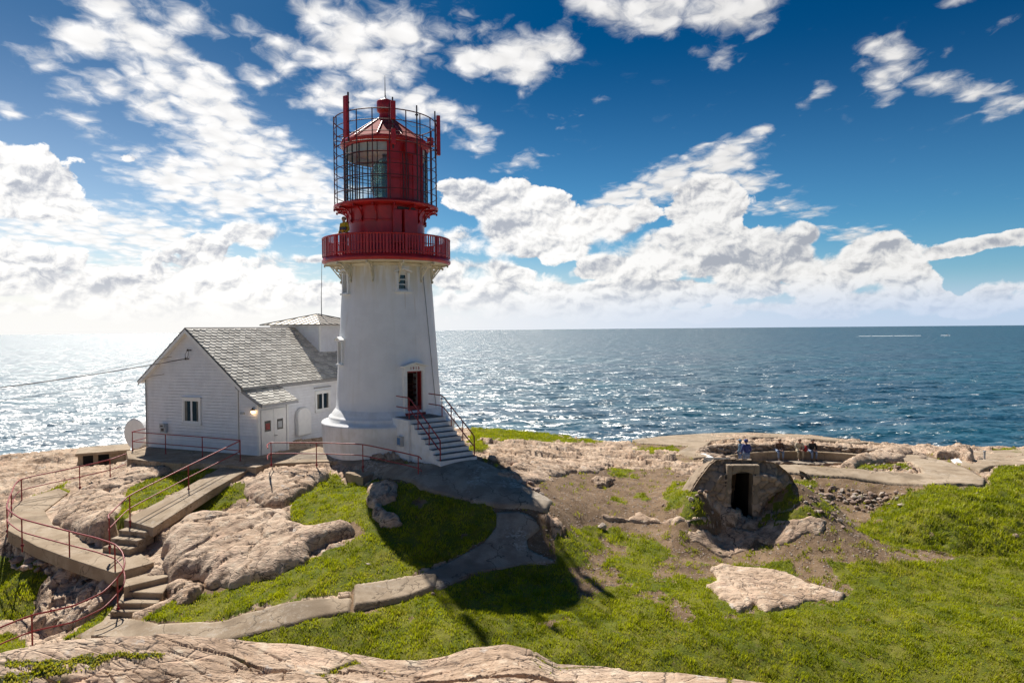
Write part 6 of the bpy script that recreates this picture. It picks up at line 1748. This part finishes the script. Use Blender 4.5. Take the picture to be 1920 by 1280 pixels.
navy = cloth_mat('navy jacket', (.05, .07, .24)); jean = cloth_mat('blue jeans', (.24, .32, .48)); lblue = cloth_mat('pale blue jacket', (.22, .34, .46)); brownj = cloth_mat('brown jacket', (.13, .07, .045)); beige = cloth_mat('cream jacket', (.55, .47, .34)); beige2 = cloth_mat('beige trousers', (.50, .42, .30)); redc = cloth_mat('red top', (.45, .04, .04)); blackc = cloth_mat('black jacket', (.02, .02, .022)); yel = cloth_mat('yellow jacket', (.68, .42, .02)); greyt = cloth_mat('dark grey trousers', (.10, .10, .12)); whites = cloth_mat('white shoes', (.7, .7, .7))
zf = CZ - 8.03


def at_floor(px, dep): v = PD(px, 800, dep); return Vector((v.x, v.y, zf))


person(at_floor(1399, 37.6), 8, 'standing man in navy jacket, blue cap and jeans with his back to us', 'stand', navy, jean, m_hair, cap=navy, h=1.82)
person(at_floor(1388, 38.6), 60, 'person in a pale blue jacket half hidden behind the standing man', 'stand', lblue, jean, m_hair, cap=lblue, h=1.66)
def seat(px, off_=0):
    # on the bench: centre of the bench arc along this bearing
    for dep in np.linspace(37, 43, 400):
        v = PD(px, 800, dep); e_ = math.hypot((v.x - PITC[0]) / PIT_RX, (v.y - PITC[1]) / PIT_RY)
        if e_ > .885: break
    return Vector((v.x, v.y, zf + .0))


person(seat(1459), 180, 'person in a brown jacket and jeans sitting bent forward on the bench', 'sit', brownj, jean, m_hair2, shoes=whites)
person(seat(1497), 175, 'person in a cream jacket and beige trousers sitting in the middle of the bench', 'sit', beige, beige2, m_hair2, shoes=whites)
person(seat(1520), 185, 'person in a black jacket sitting at the right end of the group', 'sit', blackc, jean, m_hair)
mb = MB(); s0 = seat(1508); mb.sphere((s0.x, s0.y - .15, zf + .66), .17, 10, 7, (.8, .7, 1.1)); o = mb.build('bag', redc); tag(o, 'red bag on the bench between the two seated people on the right', 'bag')
gp = tp(-50, 2.45, 3.33)
person(gp, 150, 'person in a yellow jacket leaning on the red gallery high on the lighthouse', 'stand', yel, greyt, m_hair2, h=1.74)
mb = MB(); mb.obox(Vector((gp.x - .17, gp.y - .19, gp.z + 1.12)), (.30, -.02, 0), (0, .06, 0), (0, 0, .13)); o = mb.build('backpack', greyt); tag(o, 'small dark bag worn by the yellow jacketed person on the gallery', 'bag')

# ---------------------------------------------------------------- boat far out
bp_ = P(1776, 629, -45.0 + .2)
bd = Vector((bp_.x, bp_.y, 0)); rt = Vector((1, .0, 0)); s_b = 9.0
boat = empty('motor_boat', (bp_.x, bp_.y, 0), 'tiny white motor boat with a red top far out on the sea', 'boat')
mb = MB(); hull = []
for k_ in range(9):
    u = k_ / 8; wd = 1.5 * math.sin(min(1, (1 - u) * 2.2) * math.pi / 2) + .02; zt = 1.0 + .7 * u * u
    hull.append([(u * 9 - 4.5, -wd, zt), (u * 9 - 4.5, -wd * .7, .0), (u * 9 - 4.5, 0, -.5), (u * 9 - 4.5, wd * .7, 0), (u * 9 - 4.5, wd, zt)])
vs = [(bp_.x + a * 1.3, bp_.y + b * 1.3, c * 1.3) for g in hull for a, b, c in g]
mb.add(vs, [(i * 5 + j, i * 5 + (j + 1) % 5, (i + 1) * 5 + (j + 1) % 5, (i + 1) * 5 + j) for i in range(8) for j in range(5)] + [(0, 1, 2, 3, 4)], True); mb.build('hull', m_trim, boat)
mb = MB(); mb.box(bp_.x - 2.4, bp_.x + 1.4, bp_.y - 1.2, bp_.y + 1.2, 1.6, 3.4); o = mb.build('wheelhouse', m_trim, boat); bv = o.modifiers.new('b', 'BEVEL'); bv.width = .2
mb = MB(); mb.box(bp_.x - 2.7, bp_.x + 1.7, bp_.y - 1.35, bp_.y + 1.35, 3.4, 4.1); mb.tube([(bp_.x - 1, bp_.y, 4), (bp_.x - 1, bp_.y, 7.5)], .12, 5); mb.build('red_top', m_red2, boat)
wk = MB(); m_foam = M('foam', (.8, .82, .84), (.7, .75, .78), .9)
U = np.linspace(0, 1, 60)
for k_ in range(2):
    vs = []
    x0_, x1_ = (bp_.x + 12, bp_.x - 25) if k_ == 0 else (P(1750, 630, -45).x, P(1668, 632, -45).x)
    for i, u in enumerate(U):
        wd = .6 * (10 + 6 * math.sin(i * 2.1) + 5 * math.sin(i * .9)) * math.sin(math.pi * min(.98, max(.02, u))) ** .6
        x = x0_ + (x1_ - x0_) * u; vs += [(x, bp_.y - wd, .6), (x, bp_.y + wd, .6), (x, bp_.y, 1.6)]
    wk.add(vs, [(3 * i, 3 * i + 2, 3 * i + 5, 3 * i + 3) for i in range(59)] + [(3 * i + 2, 3 * i + 1, 3 * i + 4, 3 * i + 5) for i in range(59)], True)
o = wk.build('wake', m_foam); tag(o, 'white streaks of wake trailing behind the far motor boat', 'wake', kind='stuff')

# ---------------------------------------------------------------- pebbles
def scatter(n, x0, x1, y0, y1, rs):
    """random ground points, uniform over the world area seen in a photo window"""
    px = x0 + (x1 - x0) * rs.random(n * 3); py = y0 + (y1 - y0) * rs.random(n * 3)
    z = -7.9; d = f0[None] + r0[None] * ((px - 960) / F)[:, None] + u0[None] * ((640 - py) / F)[:, None]
    tt = z / d[:, 2]
    w = tt ** 2.2; w = w / w.max(); k = rs.random(len(w)) < w
    return (d[:, 0] * tt)[k][:n], (d[:, 1] * tt)[k][:n]


rg = np.random.default_rng(21)
x, y = scatter(30000, 880, 1930, 875, 1160, rg)
zb = H0(x, y); g, d = zones(x, y, zb)
k = (d > .5)
for pl_ in EXCL: k &= ~inpoly(x, y, pl_)
x, y = x[k], y[k]; z = H(x, y)
base = np.array([(math.cos(a) * r, math.sin(a) * r, h) for a, r, h in [(0, 1, 0), (1.2, .8, .1), (2.4, 1, 0), (3.7, .9, .1), (5, 1.1, 0)]] + [(0, 0, .7), (.1, .1, -.5)])
tri = np.array([(0, 1, 5), (1, 2, 5), (2, 3, 5), (3, 4, 5), (4, 0, 5), (1, 0, 6), (2, 1, 6), (3, 2, 6), (4, 3, 6), (0, 4, 6)])
s = .010 + .035 * rg.random(len(x)) ** 4 + .006; th = rg.random(len(x)) * 6.28
co = np.empty((len(x), 7, 3)); cx, sx = np.cos(th)[:, None], np.sin(th)[:, None]
co[..., 0] = x[:, None] + s[:, None] * (base[:, 0] * cx - base[:, 1] * sx); co[..., 1] = y[:, None] + s[:, None] * (base[:, 0] * sx + base[:, 1] * cx); co[..., 2] = z[:, None] + s[:, None] * base[:, 2]
q = (tri[None] + 7 * np.arange(len(x))[:, None, None]).reshape(-1, 3)
m_peb = new_mat('pebbles'); t = NT(m_peb.node_tree); c = t.mix(t.attr('rnd').outputs['Fac'], (.22, .16, .12), (.55, .46, .38)); t.out(t.n('BsdfPrincipled', {'Base Color': c, 'Roughness': .9}))
gr_ = fast_mesh('gravel', co.reshape(-1, 3), q, m_peb, {'rnd': np.repeat(rg.random(len(x)), 7)}, False); tag(gr_, kind='stuff')

# ---------------------------------------------------------------- grass
m_grass = new_mat('grass blades'); t = NT(m_grass.node_tree); rn = t.attr('rnd').outputs['Fac']; dr = t.attr('dry').outputs['Fac']
c = t.mix(rn, (.18, .215, .007), (.39, .415, .018)); c = t.mix(dr, c, (.42, .37, .10))
df = t.n('BsdfDiffuse', {'Color': c}); tl = t.n('BsdfTranslucent', {'Color': t.mix(1.0, c, (1.5, 1.5, .7), 'MULTIPLY')}); gl = t.n('BsdfGlossy', {'Color': (.5, .5, .4), 'Roughness': .45})
mx = t.n('MixShader', {0: .42, 1: df, 2: tl}); t.out(t.n('MixShader', {0: .04, 1: mx, 2: gl}))


def grass(x, y, z, hgt, name, seed, nb=3, excl=True, dry=None, spread=.035):
    rs = np.random.default_rng(seed); n = len(x)
    x = np.repeat(x, nb); y = np.repeat(y, nb); z = np.repeat(z, nb); hgt = np.repeat(hgt, nb) * (.6 + .7 * rs.random(n * nb))
    dr_ = np.repeat(dry, nb); m = n * nb
    x = x + rs.normal(size=m) * spread; y = y + rs.normal(size=m) * spread
    a = rs.random(m) * 6.283; wdt = .005 + .004 * rs.random(m) + hgt * .04
    la = rs.random(m) * 6.283; ln = hgt * (.25 + .65 * rs.random(m)); lx = np.cos(la) * ln + .25 * hgt; ly = np.sin(la) * ln
    dx = np.cos(a) * wdt; dy = np.sin(a) * wdt
    co = np.empty((m, 5, 3))
    co[:, 0] = np.stack([x - dx, y - dy, z - .01], -1); co[:, 1] = np.stack([x + dx, y + dy, z - .01], -1)
    co[:, 2] = np.stack([x + dx * .8 + lx * .35, y + dy * .8 + ly * .35, z + hgt * .6], -1); co[:, 3] = np.stack([x - dx * .8 + lx * .35, y - dy * .8 + ly * .35, z + hgt * .6], -1)
    co[:, 4] = np.stack([x + lx, y + ly, z + hgt * .95], -1)
    b = 5 * np.arange(m)[:, None]
    q = np.concatenate([b + np.array([[0, 1, 2]]), b + np.array([[0, 2, 3]]), b + np.array([[3, 2, 4]])])
    clump = .50 + .8 * fbm(x * 1.2, y * 1.2, 4, 90) + .2 * rs.normal(size=m)
    drv = (rs.random(m) < dr_).astype(float) * (.5 + .5 * rs.random(m))
    o = fast_mesh(name, co.reshape(-1, 3), q, m_grass, {'rnd': np.repeat(np.clip(clump, 0, 1), 5), 'dry': np.repeat(drv, 5)}, True)
    tag(o, kind='stuff'); return o


rg = np.random.default_rng(33)
x, y = scatter(680000, -20, 1940, 790, 1290, rg)
zb = H0(x, y); g, d = zones(x, y, zb); px, py = proj(x, y, zb)
pn = fbm(x * 2.2, y * 2.2, 4, 95)
keep = (g > .5) | ((d > .5) & (pn > .12) & (rg.random(len(x)) < np.clip(.15 + 1.2 * pn, 0, .8)) & (py > 990) & (px > 1040)) | ((d > .5) & (pn > .45) & (rg.random(len(x)) < .3))
thin = fbm(x * .7, y * .7, 5, 71)
keep &= (rg.random(len(x)) < np.clip(.75 + .9 * (pn + .25), .15, 1))
for pl_ in EXCL: keep &= ~(inpoly(x, y, pl_))
x, y, zb, px, py, pn = x[keep], y[keep], zb[keep], px[keep], py[keep], pn[keep]
z = H(x, y)
long_ = np.maximum(sstep(.0, .5, fbm(x * .5, y * .5, 3, 97)) * .6, inpoly(px, py, GRASS[4]) * .9)
hgt = .03 + .06 * np.clip(pn + .4, 0, 1.2) + .05 * long_
far = np.clip(np.hypot(x, y) / 22, 1, 2); hgt = hgt * far ** .3
dry = np.clip(.04 + .6 * fbm(x * .6 + 40, y * .6, 4, 98), .04, .75)
grass(x, y, z, hgt, 'grass', 4, 3, dry=dry, spread=.045)
# grass in the hollows of the near rock
X, Y, z_, ms_ = FGZ
sel = np.argwhere((ms_ > .55) & (D_[0, 0] is not None))
if len(sel):
    rs = np.random.default_rng(8); pick = sel[rs.integers(0, len(sel), 6500)]
    x = X[pick[:, 0], pick[:, 1]] + rs.normal(size=len(pick)) * .02; y = Y[pick[:, 0], pick[:, 1]] + rs.normal(size=len(pick)) * .02; z = z_[pick[:, 0], pick[:, 1]]
    kk = np.hypot(x, y) > 7.2; x, y, z = x[kk], y[kk], z[kk]
    grass(x, y, z, .008 + .014 * rs.random(len(x)), 'rock_grass', 9, 2, dry=np.full(len(x), .65), spread=.012)
